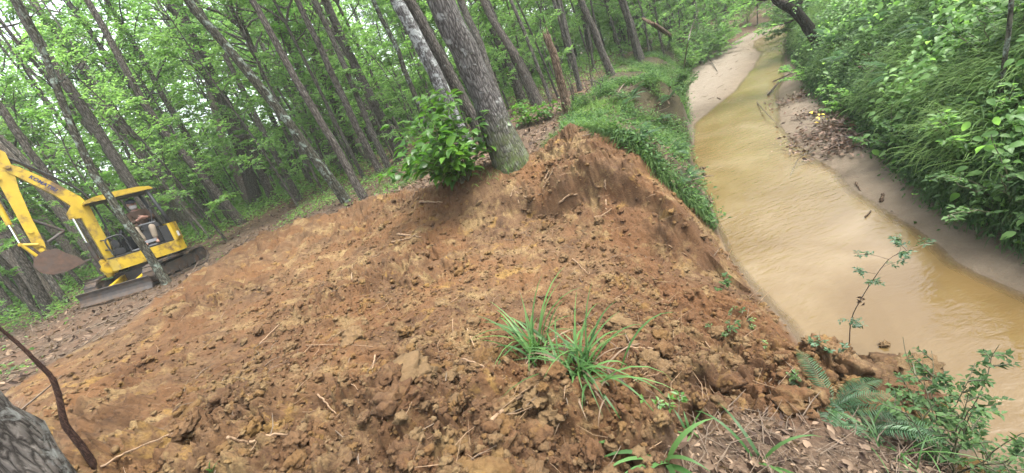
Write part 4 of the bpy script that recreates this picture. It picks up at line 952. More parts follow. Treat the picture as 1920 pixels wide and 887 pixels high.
# front bracket, boom, arm, bucket
bm = bmesh.new(); bm_profile(bm, [(.62, .52), (.86, .56), (.92, .70), (.84, .84), (.62, .90)], -.17, .17); bm_rod(bm, (.80, 0, .46), (.80, 0, .95), .09, 16); finish(bm, 'swing_bracket', M['yellow'], EXC, .025)
bm = bmesh.new()
bp = [(.60, .66), (.515, 1.3), (.51, 2.0), (.50, 2.34), (.56, 2.56), (.88, 3.05), (1.23, 3.48), (1.36, 3.59), (1.46, 3.55), (1.45, 3.43), (1.33, 3.26), (.95, 2.72), (.80, 2.40), (.745, 2.05), (.735, 1.3), (.74, .66)]
bm_profile(bm, bp, -.105, .105); boom = finish(bm, 'boom', M['yellow'], EXC, .016)
bm = bmesh.new()
for y in (-.125, .125): bm_profile(bm, [(.72, 2.05), (.93, 2.10), (.93, 2.24), (.78, 2.42)], y-.02, y+.02)
finish(bm, 'cylinder_bracket', M['yellow'], boom, .006, False)
for x, z in ((1.40, 3.52), (.86, 2.17), (.67, .74)):
    bm = bmesh.new(); bm_rod(bm, (x, -.155, z), (x, .155, z), .05, 16); finish(bm, 'boom_pin', M['yellow'], boom, .006, False)
txt = bpy.data.curves.new('lettering', 'FONT'); txt.body = 'KOMATSU'; txt.size = .105; txt.extrude = .003; txt.align_x = 'CENTER'; txt.align_y = 'CENTER'; txt.space_character = 1.08; txt.offset = .004
to = bpy.data.objects.new('tmp', txt); COL.objects.link(to); dg = bpy.context.evaluated_depsgraph_get()
tm = bpy.data.meshes.new_from_object(to.evaluated_get(dg)); bpy.data.objects.remove(to)
tm.materials.clear(); tm.materials.append(M['navy']); lt = obj('lettering', tm, boom)
ux = Vector((-.52, 0, -.80)).normalized(); uy = Vector((-.80, 0, .52)).normalized()*1.0
lt.matrix_local = Matrix.Translation((1.02, .1085, 3.02)) @ Matrix((ux, -uy if ux.cross(uy).y < 0 else uy, Vector((0, 1, 0)))).transposed().to_4x4()
bm = bmesh.new(); bm_rod(bm, (.86, 0, .74), (.87, 0, 1.45), .052, 14); finish(bm, 'boom_cylinder', M['darkmetal'], EXC, .004)
bm = bmesh.new(); bm_rod(bm, (.87, 0, 1.45), (.86, 0, 2.17), .026, 12); finish(bm, 'cylinder_rod', M['chrome'], EXC, 0)
bm = bmesh.new()
bm_profile(bm, [(1.30, 3.84), (1.40, 3.98), (1.52, 3.96), (1.62, 3.60), (1.65, 3.1), (1.68, 2.4), (1.71, 1.66), (1.66, 1.50), (1.56, 1.50), (1.52, 1.7), (1.49, 2.3), (1.42, 3.0), (1.33, 3.45)], -.08, .08)
arm = finish(bm, 'arm', M['yellow'], EXC, .014)
for x, z in ((1.62, 1.56), (1.62, 2.02), (1.42, 3.90), (1.62, 3.30)):
    bm = bmesh.new(); bm_rod(bm, (x, -.12, z), (x, .12, z), .045, 14); finish(bm, 'arm_pin', M['yellow'], arm, .006, False)
bm = bmesh.new(); bm_rod(bm, (1.36, 0, 3.80), (.78, 0, 3.06), .034, 14); finish(bm, 'arm_cylinder', M['darkmetal'], EXC, .004)
bm = bmesh.new(); bm_rod(bm, (1.80, 0, 3.28), (1.85, 0, 2.28), .05, 14); bm_box(bm, 1.70, 1.84, -.05, .05, 3.22, 3.36); finish(bm, 'bucket_cylinder', M['yellow'], EXC, .006)
bm = bmesh.new(); bm_rod(bm, (1.85, 0, 2.28), (1.86, 0, 1.80), .024, 12); finish(bm, 'cylinder_rod', M['chrome'], EXC, 0)
bm = bmesh.new()
for y in (-.10, .10):
    bm_rod(bm, (1.62, y, 1.70), (1.90, y, 1.80), .034, 10); bm_rod(bm, (1.86, y, 1.80), (1.72, y, 1.40), .034, 10)
bm_rod(bm, (1.87, -.13, 1.80), (1.87, .13, 1.80), .04, 12); finish(bm, 'bucket_linkage', M['yellow'], EXC, .004)
# bucket: curved shell, two cheeks, teeth
sh = [(1.40, 1.50), (1.62, 1.52), (1.80, 1.42), (1.87, 1.24), (1.82, 1.06), (1.68, .95), (1.45, .93), (1.08, 1.02)]
ish = [(1.40, 1.47), (1.60, 1.49), (1.77, 1.40), (1.835, 1.24), (1.79, 1.09), (1.67, .985), (1.45, .965), (1.09, 1.045)]
bm = bmesh.new(); bm_profile(bm, sh+ish[::-1], -.26, .26); bk = finish(bm, 'bucket', M['rust'], EXC, .004)
bm = bmesh.new()
for y in (-.272, .246): bm_profile(bm, [(1.40, 1.505), (1.62, 1.525), (1.805, 1.425), (1.875, 1.24), (1.825, 1.055), (1.68, .945), (1.45, .925), (1.10, 1.01), (1.16, 1.18), (1.30, 1.34)], y, y+.026)
finish(bm, 'bucket_cheek', M['rust'], bk, .004, False)
bm = bmesh.new()
for y in (-.22, -.075, .075, .22): bm_profile(bm, [(1.14, .99), (1.14, 1.05), (.97, 1.045), (.97, 1.035)], y-.03, y+.03)
finish(bm, 'bucket_tooth', M['darkmetal'], bk, .003, False)
bm = bmesh.new()
for y in (-.06, .06): bm_profile(bm, [(1.50, 1.50), (1.80, 1.40), (1.76, 1.62), (1.58, 1.66)], y-.02, y+.02)
finish(bm, 'bucket_hanger', M['rust'], bk, .004, False)
bm = bmesh.new(); bm_rod(bm, (1.52, .02, 2.30), (1.12, .02, 1.86), .035, 10); bm_rod(bm, (1.12, .02, 1.86), (1.46, .02, 1.70), .035, 10); finish(bm, 'thumb_bar', M['darkmetal'], EXC, .004)
for y in (-.05, .05):
    tube_obj('hydraulic_hose', [(.56, y, .95), (.43, y, 1.5), (.41, y, 2.2), (.50, y, 2.7), (.95, y, 3.32), (1.25, y, 3.66), (1.40, y, 3.80), (1.60, y, 3.70), (1.72, y, 3.45)], .017, M['black'], EXC, 6, k=36)
# ------------------------------------------------------------------ the operator, sitting sideways on the seat
M['skin'] = simple('skin', (0.26, 0.135, 0.095), .55, var=.08); M['shirt'] = simple('brown_shirt', (0.06, 0.034, 0.02), .9, var=.15, scale=6)
M['trousers'] = simple('khaki_trousers', (0.175, 0.14, 0.10), .9, var=.15, scale=6); M['boot'] = simple('brown_boot', (0.07, 0.045, 0.03), .7)
M['beard'] = simple('grey_beard', (0.33, 0.31, 0.29), .9, var=.2, scale=40); M['cap'] = simple('dark_cap', (0.025, 0.027, 0.035), .8)
dgm = EXC.matrix_world @ Matrix.Rotation(SWING, 4, 'Z')
PER = empty('person', dgm @ Vector((-.25, .15, 1.34)), 'man in brown shirt, khaki trousers and dark cap sitting sideways on the excavator seat', 'person')
PER.matrix_world = dgm @ Matrix.Translation((-.25, .15, 1.34))
def skin(name, verts, edges, radii, mat, sub=2, root=0, parent=PER):
    me = bpy.data.meshes.new(name); me.from_pydata([Vector(v)-Vector((-.25, .15, 1.34)) for v in verts], edges, []); o = bpy.data.objects.new(name, me); COL.objects.link(o)
    m = o.modifiers.new('s', 'SKIN'); m.use_smooth_shade = True
    for i, r in enumerate(radii): me.skin_vertices[0].data[i].radius = (r, r) if not isinstance(r, tuple) else r
    me.skin_vertices[0].data[root].use_root = True
    s = o.modifiers.new('d', 'SUBSURF'); s.levels = sub; s.render_levels = sub
    dg = bpy.context.evaluated_depsgraph_get(); m2 = bpy.data.meshes.new_from_object(o.evaluated_get(dg)); bpy.data.objects.remove(o)
    m2.materials.clear(); m2.materials.append(mat)
    for p in m2.polygons: p.use_smooth = True
    return obj(name, m2, parent)
J = dict(pel=(-.25, .12, 1.40), sp=(-.255, .13, 1.60), ch=(-.26, .16, 1.80), nk=(-.245, .20, 1.93), hd0=(-.235, .23, 2.01), hd=(-.225, .25, 2.09), hd1=(-.225, .24, 2.17),
         sL=(-.445, .17, 1.84), eL=(-.50, .34, 1.63), wL=(-.33, .50, 1.69), hL=(-.25, .545, 1.71), sR=(-.075, .17, 1.83), eR=(-.03, .33, 1.60), wR=(-.16, .49, 1.66), hR=(-.22, .52, 1.69),
         pL=(-.36, .16, 1.40), kL=(-.33, .60, 1.42), aL=(-.28, .64, 1.05), tL=(-.27, .80, .985), pR=(-.14, .16, 1.40), kR=(.0, .56, 1.45), aR=(-.06, .62, 1.06), tR=(-.03, .78, .985))
nm = list(J); ed = [('pel', 'sp'), ('sp', 'ch'), ('ch', 'nk'), ('nk', 'hd0'), ('hd0', 'hd'), ('hd', 'hd1'), ('ch', 'sL'), ('sL', 'eL'), ('eL', 'wL'), ('wL', 'hL'), ('ch', 'sR'), ('sR', 'eR'), ('eR', 'wR'), ('wR', 'hR'),
      ('pel', 'pL'), ('pL', 'kL'), ('kL', 'aL'), ('aL', 'tL'), ('pel', 'pR'), ('pR', 'kR'), ('kR', 'aR'), ('aR', 'tR')]
rd = dict(pel=.13, sp=.13, ch=.145, nk=.058, hd0=.075, hd=.098, hd1=.075, sL=.065, eL=.048, wL=.03, hL=.034, sR=.065, eR=.048, wR=.03, hR=.034, pL=.085, kL=.062, aL=.042, tL=.035, pR=.085, kR=.062, aR=.042, tR=.035)
V = [J[k] for k in nm]; E_ = [(nm.index(a), nm.index(b)) for a, b in ed]; Rr = [rd[k] for k in nm]
def chain(p, pts, rs):
    i0 = len(V); pi = nm.index(p)
    for q, (pt, r) in enumerate(zip(pts, rs)):
        V.append(tuple(np.array(J[p])+pt)); Rr.append(r); E_.append((pi if q == 0 else i0+q-1, i0+q))
for h, sx in (('hL', 1), ('hR', -1)):
    for f in range(4):
        ln = (.075, .085, .08, .062)[f]; dz = .022-.015*f
        chain(h, [np.array([sx*.035, .012, dz]), np.array([sx*(.035+ln*.5), .010, dz-.012]), np.array([sx*(.03+ln*.75), -.012, dz-.028])], (.009, .0085, .0075))
    chain(h, [np.array([sx*.01, .005, .035]), np.array([sx*.035, .002, .055]), np.array([sx*.055, -.004, .058])], (.011, .010, .008))
chain('hd', [np.array([.008, .100, -.012]), np.array([.010, .125, -.022])], (.022, .014))                # nose
for sx in (-1, 1): chain('hd', [np.array([sx*.10, -.01, -.01])], (.022,))                                   # ears
skin('body', V, E_, Rr, M['skin'])
def part(name, keys, edges, grow, mat, ends=None):
    vs = [J[k] if isinstance(k, str) else k[0] for k in keys]; rr = [(rd[k]+grow) if isinstance(k, str) else k[1] for k in keys]
    return skin(name, vs, edges, rr, mat)
lerp = lambda a, b, t: tuple(np.array(J[a])*(1-t)+np.array(J[b])*t)
part('shirt', ['pel', 'sp', 'ch', (lerp('ch', 'nk', .75), .075), 'sL', 'eL', (lerp('eL', 'wL', .92), .042), 'sR', 'eR', (lerp('eR', 'wR', .92), .042)], [(0, 1), (1, 2), (2, 3), (2, 4), (4, 5), (5, 6), (2, 7), (7, 8), (8, 9)], .016, M['shirt'])
part('trousers', [((-.25, .12, 1.43), .145), 'pL', 'kL', (lerp('kL', 'aL', .9), .068), 'pR', 'kR', (lerp('kR', 'aR', .9), .068)], [(0, 1), (1, 2), (2, 3), (0, 4), (4, 5), (5, 6)], .017, M['trousers'])
for s_ in 'LR':
    a, t_ = J['a'+s_], J['t'+s_]; part('boot', [((a[0], a[1], a[2]+.07), .055), ((a[0], a[1]-.01, a[2]-.05), .055), ((t_[0], t_[1]-.06, t_[2]), .046), (t_, .038)], [(0, 1), (1, 2), (2, 3)], 0, M['boot'])
H = np.array(J['hd'])
def blob(name, c, r, mat, cut=None, rot=0):
    bm = bmesh.new(); bmesh.ops.create_uvsphere(bm, u_segments=20, v_segments=14, radius=1)
    for v in bm.verts: v.co = Vector((v.co.x*r[0], v.co.y*r[1], v.co.z*r[2]))
    if cut is not None: bmesh.ops.delete(bm, geom=[v for v in bm.verts if v.co.z < cut], context='VERTS')
    for v in bm.verts: v.co += Vector(c)-Vector((-.25, .15, 1.34))
    return bm
bm = blob('cap', H+[0, -.01, .045], (.112, .122, .095), None, -.02); bm_ = [v for v in bm.verts]
o_ = Vector(H+[0, .12, .035])-Vector((-.25, .15, 1.34))
q = bmesh.ops.create_circle(bm, cap_ends=True, radius=.095, segments=16)['verts']
for v in q: v.co = Vector((v.co.x, v.co.y*.95, -.18*v.co.y-.6*v.co.x**2))+o_
fr = list({f for v in q for f in v.link_faces}); ex = bmesh.ops.extrude_face_region(bm, geom=fr)
for v in ex['geom']:
    if isinstance(v, bmesh.types.BMVert): v.co.z += .008
finish(bm, 'cap', M['cap'], PER, 0, False, True)
bm = blob('beard', H+[.005, .045, -.075], (.082, .068, .075), None); finish(bm, 'beard', M['beard'], PER, 0, False, True)
for sx in (-1, 1):
    bm = blob('eye', H+[sx*.036, .088, .010], (.013, .010, .009), None); finish(bm, 'eye', M['black'], PER, 0, False, True)

# ------------------------------------------------------------------ single plants
def clump(name, label, cat, B, n, Lr, Wr, bend, up=(1.0, 2.6), spread=.05, mat='grass_hero', seed=0, lean=(0, 0), group=None, dead=0):
    r = np.random.default_rng(seed); root = empty(name, B, label, cat, group); g = Geo()
    a = r.uniform(0, 6.28, n); D = np.stack([np.cos(a)+lean[0], np.sin(a)+lean[1], r.uniform(*up, n)], -1)
    P = r.normal(0, spread, (n, 3))*[1, 1, 0]-[0, 0, .03]
    Ls, Ws, Bs, rs = r.uniform(*Lr, n), r.uniform(*Wr, n), r.uniform(*bend, n), r.random(n)
    if n <= 12:
        for i in range(n):
            g = Geo(); blades(g, P[i:i+1], D[i:i+1], Ls[i:i+1], Ws[i:i+1], Bs[i:i+1], rs[i:i+1], 7); obj('blade', g.build('blade', M[mat]), root)
    else:
        blades(g, P, D, Ls, Ws, Bs, rs, 7); obj('foliage', g.build('foliage', M[mat]), root)
    if dead:
        g = Geo(); a = r.uniform(0, 6.28, dead); D = np.stack([np.cos(a), np.sin(a), r.uniform(.1, .9, dead)], -1)
        blades(g, r.normal(0, spread, (dead, 3))*[1, 1, 0], D, r.uniform(Lr[0]*.4, Lr[1]*.6, dead), r.uniform(*Wr, dead)*.8, r.uniform(1, 2, dead), r.random(dead), 5); obj('dead_blade', g.build('dead_blade', M['dry']), root)
    return root
def fern(label, B, n, L, seed, az=None, group=None, el=(25, 60)):
    r = np.random.default_rng(seed); root = empty('fern', B, label, 'fern', group)
    for k in range(n):
        a = 6.28*k/n+r.normal(0, .25) if az is None else az+r.normal(0, .8); e = R_(r.uniform(*el)); ln = L*r.uniform(.7, 1.1); m = 34
        t = np.linspace(0, 1, m); ang = e-t**1.4*r.uniform(.9, 1.4); hx = np.cumsum(np.cos(ang))*ln/m; hz = np.cumsum(np.sin(ang))*ln/m
        C = np.stack([hx*math.cos(a), hx*math.sin(a), hz], -1); g = Geo(); g.tube(C, np.linspace(.0035, .001, m)*L*2, 3, cap=False)
        T = unit(np.gradient(C, axis=0)); Sd = unit(np.cross(T, [0, 0, 1.])); Nn = np.cross(Sd, T)
        for s in (-1, 1):
            w = ln*.165*np.sin(np.pi*np.clip(t*.93+.07, 0, 1))**.75; i = slice(3, m)
            broad(g, C[i], (Sd*s+T*.45)[i]+r.normal(0, .07, (m-3, 3)), Nn[i], np.maximum(w[i], .01), .115, r.random(m-3)*.5+.5*r.random(), .15)
        obj('frond', g.build('frond', M['fern']), root)
    return root
def shrub(name, label, cat, B, stems, L, twigs, per, ll, mat, seed, lean=(0, 0, 0), el=(40, 80), wd=.5, group=None, big=False, stem_r=.006, az=None, reach=.3):
    r = np.random.default_rng(seed); root = empty(name, B, label, cat, group); g = Geo(); cg = Geo()
    for k in range(stems):
        a = 6.28*k/stems+r.normal(0, .4) if az is None else az+r.normal(0, .5)
        lb = limb(r, np.r_[r.normal(0, .03, 2), -.03], a, R_(r.uniform(*el)), L*r.uniform(.7, 1.1), 9, .18); lb = lb+np.linspace(0, 1, 9)[:, None]**1.3*np.array(lean)
        g.tube(lb, np.linspace(stem_r, stem_r*.3, 9), 5, cap=False)
        if big:
            m = per*twigs; t = r.uniform(.2, 1, m); i = np.minimum((t*8).astype(int), 7); f = (t*8-i)[:, None]; P = lb[i]*(1-f)+lb[i+1]*f
            A = r.uniform(0, 6.28, m); D = np.stack([np.cos(A), np.sin(A), r.uniform(-.3, .5, m)], -1); P = P+D*r.uniform(.02, .16, m)[:, None]
            broad(cg, P, D, np.array([0, 0, 1.])+r.normal(0, .35, (m, 3)), ll*r.uniform(.6, 1.2, m), wd, np.clip(.5*r.random()+.5*r.random(m), 0, 1))
        else: spray(cg, r, lb, L*reach, twigs, per, ll, .35, wd, .2, g)
    obj('stem', g.build('stem', M['stem']), root); obj('foliage', cg.build('foliage', M[mat]), root); return root
# the broad-leaved bush at the foot of the oak
shrub('leafy_bush', 'dense glossy green broad-leaved bush at the foot of the mottled oak', 'bush', at(872, 338), 24, 1.3, 5, 9, .18, 'leaf_bush', 61, (-.08, 0, .05), (22, 88), .62, big=True, stem_r=.012)
shrub('leafy_bush', 'low bright green seedling cluster right behind the mottled oak', 'bush', at(990, 235), 9, .65, 3, 7, .13, 'leaf_bush', 62, (.1, 0, 0), (30, 80), .6, big=True)
shrub('leafy_bush', 'bright green weeds by the foot of the broken snag', 'bush', at(1025, 225), 8, .55, 3, 6, .12, 'leaf_bush', 63, (0, 0, 0), (30, 80), .6, big=True)
shrub('leafy_bush', 'small yellowish bush at the left foot of the broad-leaved bush', 'bush', at(782, 320), 9, .5, 8, 6, .06, 'leaf_pale', 64)
clump('grass_tuft', 'soft grass patch at the mud edge left of the broad-leaved bush', 'grass', at(765, 345), 170, (.18, .42), (.008, .014), (.8, 2.0), spread=.28, mat='grass', seed=65)
clump('grass_tuft', 'ragged grass patch between leaning trunks and broad-leaved bush', 'grass', at(725, 352), 110, (.15, .35), (.008, .014), (.8, 2.0), spread=.22, mat='grass', seed=66)
clump('grass_tuft', 'thin weeds and grass right against the foot of the mottled oak', 'grass', at(935, 322), 90, (.10, .30), (.006, .011), (.8, 2.0), spread=.22, mat='grass', seed=165, dead=60)
# plants standing on the mud
g1 = at(1010, 665); g2 = at(1092, 705)
clump('grass_tuft', 'upright green grass tuft alone in the middle of the mud', 'grass', g1, 36, (.34, .74), (.013, .022), (.5, 2.2), (1.2, 4.0), .05, seed=67, dead=14)
clump('grass_tuft', 'sprawling green grass tuft arching over the mud in front of the upright one', 'grass', g2, 64, (.26, .66), (.011, .020), (.8, 2.6), (.6, 3.0), .075, seed=68, lean=(.35, -.1), dead=34)
clump('grass_plant', 'broad-bladed grass plant at the bottom edge among dead leaves', 'grass', at(1245, 870), 9, (.28, .42), (.024, .034), (1.2, 2.1), (.8, 2.2), .02, seed=69)
clump('grass_plant', 'two-bladed tall grass shoot over the dead leaves right of the broad-bladed plant', 'grass', at(1420, 868), 5, (.30, .45), (.016, .024), (1.0, 1.8), (1.0, 2.4), .02, seed=70, lean=(.4, 0))
clump('grass_plant', 'short grass shoot between dead leaves and mud edge', 'grass', at(1290, 810), 6, (.12, .22), (.012, .018), (.6, 1.6), (1, 2.5), .015, seed=71)
clump('grass_plant', 'tiny grass sprout at the bottom left of the mud', 'grass', at(395, 884), 4, (.05, .09), (.010, .014), (.4, 1.2), (1, 3), .008, seed=72)
clump('grass_plant', 'long loose grass blades lying towards the shrub at bottom right', 'grass', at(1660, 850), 22, (.25, .5), (.005, .009), (1.2, 2.3), (.5, 1.6), .08, seed=73, lean=(-.6, 0))
fern('feathery fern at the foot of the mud lump by the water', at(1565, 775), 11, .42, 74, el=(15, 55))
fern('second fern spreading right beside the feathery fern', at(1625, 810), 10, .40, 75, el=(10, 50))
fern('dark fern alone on the grassy creek bank', at(1185, 190), 11, .55, 76)
for i_, (px, py, L, lab) in enumerate(((1235, 235, .5, 'pale fern in the grass of the bank lip above the sand tip'), (1268, 290, .45, 'fern drooping over the bank lip beside the water'), (1205, 270, .4, 'fern in the grass just behind the cut bank'),
                                       (1285, 345, .38, 'lowest fern hanging on the creek bank lip'), (1255, 190, .5, 'fern on the bank lip level with the sandbar'))):
    fern(lab, at(px, py)+[0, 0, .05], 10, L, 760+i_)
for i_, (x, y, L, dx, lab) in enumerate(((11.9, 20.0, 1.6, .3, 'bushy growth closing the left side of the far creek bend'), (13.0, 21.3, 1.9, .3, 'tall bushy growth at the far end of the creek'), (14.1, 22.4, 2.0, .3, 'dense far bush behind the last visible water'),
                                         (15.3, 23.2, 2.0, .2, 'far bush right of the last visible water'), (14.9, 17.3, 1.6, -.5, 'overhanging bush on the right bank at the creek bend'), (16.2, 18.9, 1.8, -.5, 'farthest overhanging bush on the right bank'), (12.9, 15.0, 1.3, -.4, 'dark bush overhanging the narrow creek from the right'))):
    shrub('leafy_bush', lab, 'bush', (x, y, tz(x, y)), 20, L, 16, 8, .11, 'leaf_can' if i_ % 2 else 'under', 980+i_, (dx, dx*.3-.2, 0), (10, 85), .5, stem_r=.012)
shrub('leafy_shrub', 'airy small-leaved shrub in the bottom right corner above the water', 'shrub', at(1770, 884), 12, .68, 10, 9, .040, 'under', 77, (.10, .02, .1), (45, 85), .5, stem_r=.005, reach=.32)
shrub('leafy_shrub', 'low leafy shrub under the airy shrub at the right edge', 'shrub', at(1860, 884), 8, .5, 9, 9, .036, 'under', 78, (.1, 0, .0), (25, 70), .5, stem_r=.004, reach=.35)
shrub('small_plant', 'small green weed where mud meets dead leaves', 'plant', at(1232, 765), 5, .10, 3, 4, .035, 'leaf_bush', 79, el=(30, 75), stem_r=.002)
shrub('small_plant', 'sprig of green leaves on the mud near the bright water', 'plant', at(1355, 540), 5, .17, 4, 4, .045, 'under', 80, el=(15, 60), stem_r=.002)
shrub('small_plant', 'flattened green sprig half buried in the mud bank', 'plant', at(1360, 615), 5, .2, 4, 4, .035, 'under', 81, el=(10, 40), stem_r=.002)
shrub('small_plant', 'pale green sprig trailing beside the flattened sprig', 'plant', at(1400, 628), 4, .2, 4, 4, .03, 'leaf_pale', 82, el=(5, 35), stem_r=.002)
shrub('small_plant', 'light green seedling standing before the fern', 'plant', at(1478, 720), 3, .12, 3, 4, .03, 'leaf_pale', 83, el=(40, 80), stem_r=.002)
shrub('small_plant', 'bluish green seedling on the mud lump left of the thin sapling', 'plant', at(1548, 672), 4, .16, 4, 5, .032, 'fern', 84, el=(45, 85), stem_r=.002)
# thin sapling out over the water
B = at(1592, 650); q = [B]+[ray_at_r(x, y, math.hypot(B[0], B[1])) for x, y in ((1596, 600), (1612, 565), (1640, 520), (1668, 485), (1700, 470))]
q = spline(q, 20)-B; root = empty('sapling', B, 'thin bent sapling with a few leaf sprays leaning over the muddy water', 'sapling')
g = Geo(); g.tube(q, np.linspace(.005, .0018, 20), 5); cg = Geo(); r = np.random.default_rng(90)
for i, ln, sd in ((10, .22, -1), (13, .16, 1), (15, .20, -1), (17, .12, 1), (19, .14, 1), (19, .12, -1), (18, .15, -1), (4, .10, -1), (3, .08, 1), (12, .14, -1)):
    lb = limb(r, q[i], math.atan2(RT.y, RT.x)+(0 if sd > 0 else math.pi)+r.normal(0, .6), R_(r.uniform(5, 50)), ln, 6, .15)
    g.tube(lb, [.0018]*6, 3, cap=False); spray(cg, r, lb, .09, 7, 5, .032, .35, .45, .3)
obj('stem', g.build('stem', M['twig'], True), root); obj('foliage', cg.build('foliage', M['fern']), root)
g = Geo(); n = 9; leaves(g, q[8]+r.normal(0, .015, (n, 3)), r.normal(0, 1, (n, 3))-[0, 0, .6], r.normal(0, 1, (n, 3)), r.uniform(.03, .05, n), .5, r.random(n)); obj('withered_leaf', g.build('withered_leaf', M['rotten']), root)
# plants of the right bank that stand out
k = 0
for (px, py, L, lab) in ((1565, 92, .75, 'fern on the steep right bank close under the dark overhanging bough'), (1600, 130, .7, 'large fern hanging over the steep bank above the leaf drift'), (1660, 60, .8, 'fern high on the steep bank beneath the top edge'),
                         (1690, 160, .6, 'fern in the middle of the steep green bank'), (1760, 75, .75, 'fern at the upper right of the steep bank')):
    fern(lab, at(px, py)+[0, 0, .12], 9, L, 700+k, group=None); k += 1
for (px, py, L, ll, mt, lab) in ((1905, 410, .8, .06, 'under', 'leafy shrub at the right edge over the pale sandbar'), (1700, 290, .6, .07, 'under', 'leafy shrub hanging low over the sand beside the leaf drift'),
                            (1600, 215, .6, .07, 'leaf_up', 'bright shrub at the bank foot above the leaf drift'), (1520, 160, .9, .09, 'leaf_can', 'dark bush over the far narrow part of the creek'), (1810, 300, .7, .07, 'leaf_up', 'light leafy shrub midway down the right bank'), (1530, 78, .8, .07, 'under', 'leafy shrub around the foot of the dark leaning trunk'), (1500, 60, .8, .08, 'leaf_can', 'shrub at the far right bank below the dark leaning trunk'), (1870, 120, .8, .08, 'under', 'broad shrub at the upper right edge')):
    shrub('leafy_shrub', lab, 'shrub', at(px, py)+[0, 0, .05], 11, L, 9, 7, ll, mt, 800+k, (-.15, -.1, 0), (20, 75), .5, stem_r=.008); k += 1
for (px, py, L, mt, lab) in ((1345, 105, 1.1, 'leaf_up', 'bright bush at the water edge by the far sandbar'), (1290, 130, 1.0, 'leaf_up', 'rounded bush on the left bank short of the far sandbar'), (1250, 95, 1.3, 'leaf_can', 'dark leafy bush at the head of the grassy bank'),
                            (1300, 60, 1.7, 'leaf_up', 'tall thicket bush over the far sandbar'), (1400, 45, 1.8, 'leaf_up', 'tall bush closing the far bend of the creek'), (1205, 100, 1.0, 'leaf_pale', 'pale leafy bush beside the clean dark trunk'), (1275, 180, .6, 'under', 'low shrub on the bank edge beside the sand')):
    shrub('leafy_bush', lab, 'bush', at(px, py), 18, L*1.15, 16, 8, .085 if L > .9 else .06, mt, 900+k, (.1, -.1, 0), (15, 85), .5, stem_r=.010); k += 1
# slim tree and dark bough on the right bank
hero([(1872, 215), (1885, 100), (1897, 0)], 9, 'very slim bare stem rising through the green right bank', 'bark_moss', H=6, seed=51)
def bough(name, label, cat, pts, r0, mat, twigs=None, dr=0, group=None, n=8):
    P = np.array(pts); root = empty(name, P[0], label, cat, group); k = max(12, 5*len(P)); q = spline(P-P[0], k); rr_ = np.random.default_rng(int(abs(P[0, 0])*1000) % 9999)
    g = Geo(); g.tube(q, np.linspace(r0, r0*.35, k), n, .10, rr_); o = obj('limb', g.build('limb', M[mat], True), root)
    if twigs:
        cg = Geo(); tg = Geo()
        for _ in range(twigs):
            i = rr_.integers(k//4, k); lb = limb(rr_, q[i], rr_.uniform(0, 6.28), R_(rr_.uniform(-25, 30)), dr*rr_.uniform(.5, 1.1), 6, .15)
            tg.tube(lb, np.linspace(r0*.2, .003, 6), 4, cap=False); spray(cg, rr_, lb, dr*.4, 12, 7, .09, .4)
        obj('twig', tg.build('twig', M['bark'], True), root); obj('foliage', cg.build('foliage', M['leaf_can']), root)
    return root
D_ = lambda px, py, r: ray_at_r(px, py, r)
b0 = at(1548, 74)-[0, 0, .5]; r0 = math.hypot(b0[0], b0[1])
bough('leaning_tree', 'dark leaning trunk with leafy twigs reaching over the creek from the right bank', 'tree', [b0, D_(1500, 30, r0), D_(1462, 5, r0), D_(1430, -25, r0), D_(1380, -60, r0)], .15, 'bark_dark', 16, 1.5, n=10)
b1 = at(1245, 100)
bough('dead_branch', 'thin grey dead stem leaning bare above the left creek bank', 'branch', [at(1282, 128), D_(1288, 90, 12.5), D_(1296, 55, 12.5), D_(1310, 20, 12.6)], .022, 'bark_pale')
bough('fallen_log', 'broken reddish log leaning from brush towards the far sandbar', 'log', [at(1262, 78)+[0, 0, .25], D_(1235, 52, 13), D_(1205, 35, 13.2)], .09, 'rotten')
for lab, pts, r in (('fallen pole reaching down from the bank to the far sand', [(1310, 95), (1332, 118), (1345, 135)], .03), ('crooked pale stick lying on the grassy bank', [(1150, 195), (1170, 172), (1185, 150)], .018),
                    ('thin bare branch lying over the water from the leaf drift', [(1530, 285), (1500, 310), (1482, 332)], .010), ('forked black branch in the far shallow water', [(1440, 180), (1465, 160), (1485, 138)], .03),
                    ('dark branch end poking from the shallows beside the forked one', [(1450, 155), (1475, 150), (1482, 140)], .02), ('bare branch trailing in the water above the leaf drift', [(1420, 195), (1440, 225), (1462, 240)], .012)):
    P = [at(*p)+[0, 0, .03 + (.10 if i == 1 else 0)] for i, p in enumerate(pts)]; bough('fallen_branch', lab, 'branch', P, r, 'twig' if 'pale' in lab else 'bark')
# brush around the snag
rng = np.random.default_rng(4242)
for i in range(16):
    px = rng.uniform(1010, 1135); py = 205-(px-1010)*.30+rng.uniform(-10, 18); B = at(px, py); h = rng.uniform(.5, 1.9)
    bough('dead_sapling', 'thin bare dead stem in the brush round the broken snag', 'branch', [B, B+[rng.normal(0, .1), rng.normal(0, .1), h*.5], B+[rng.normal(-.1, .25), rng.normal(0, .2), h]], rng.uniform(.008, .02), 'bark_far', group='dead stems round the snag', n=5)
# red-brown crooked branch at the left
B = at(185, 884); rB = math.hypot(B[0], B[1])
bough('dead_branch', 'crooked red-brown dead branch rising from the mud beside the corner trunk', 'branch', [B-[0, 0, .05], D_(155, 840, rB), D_(122, 795, rB), D_(112, 750, rB), D_(98, 710, rB), D_(70, 680, rB), D_(35, 645, rB), D_(-20, 600, rB)], .022, 'redwood', n=9)
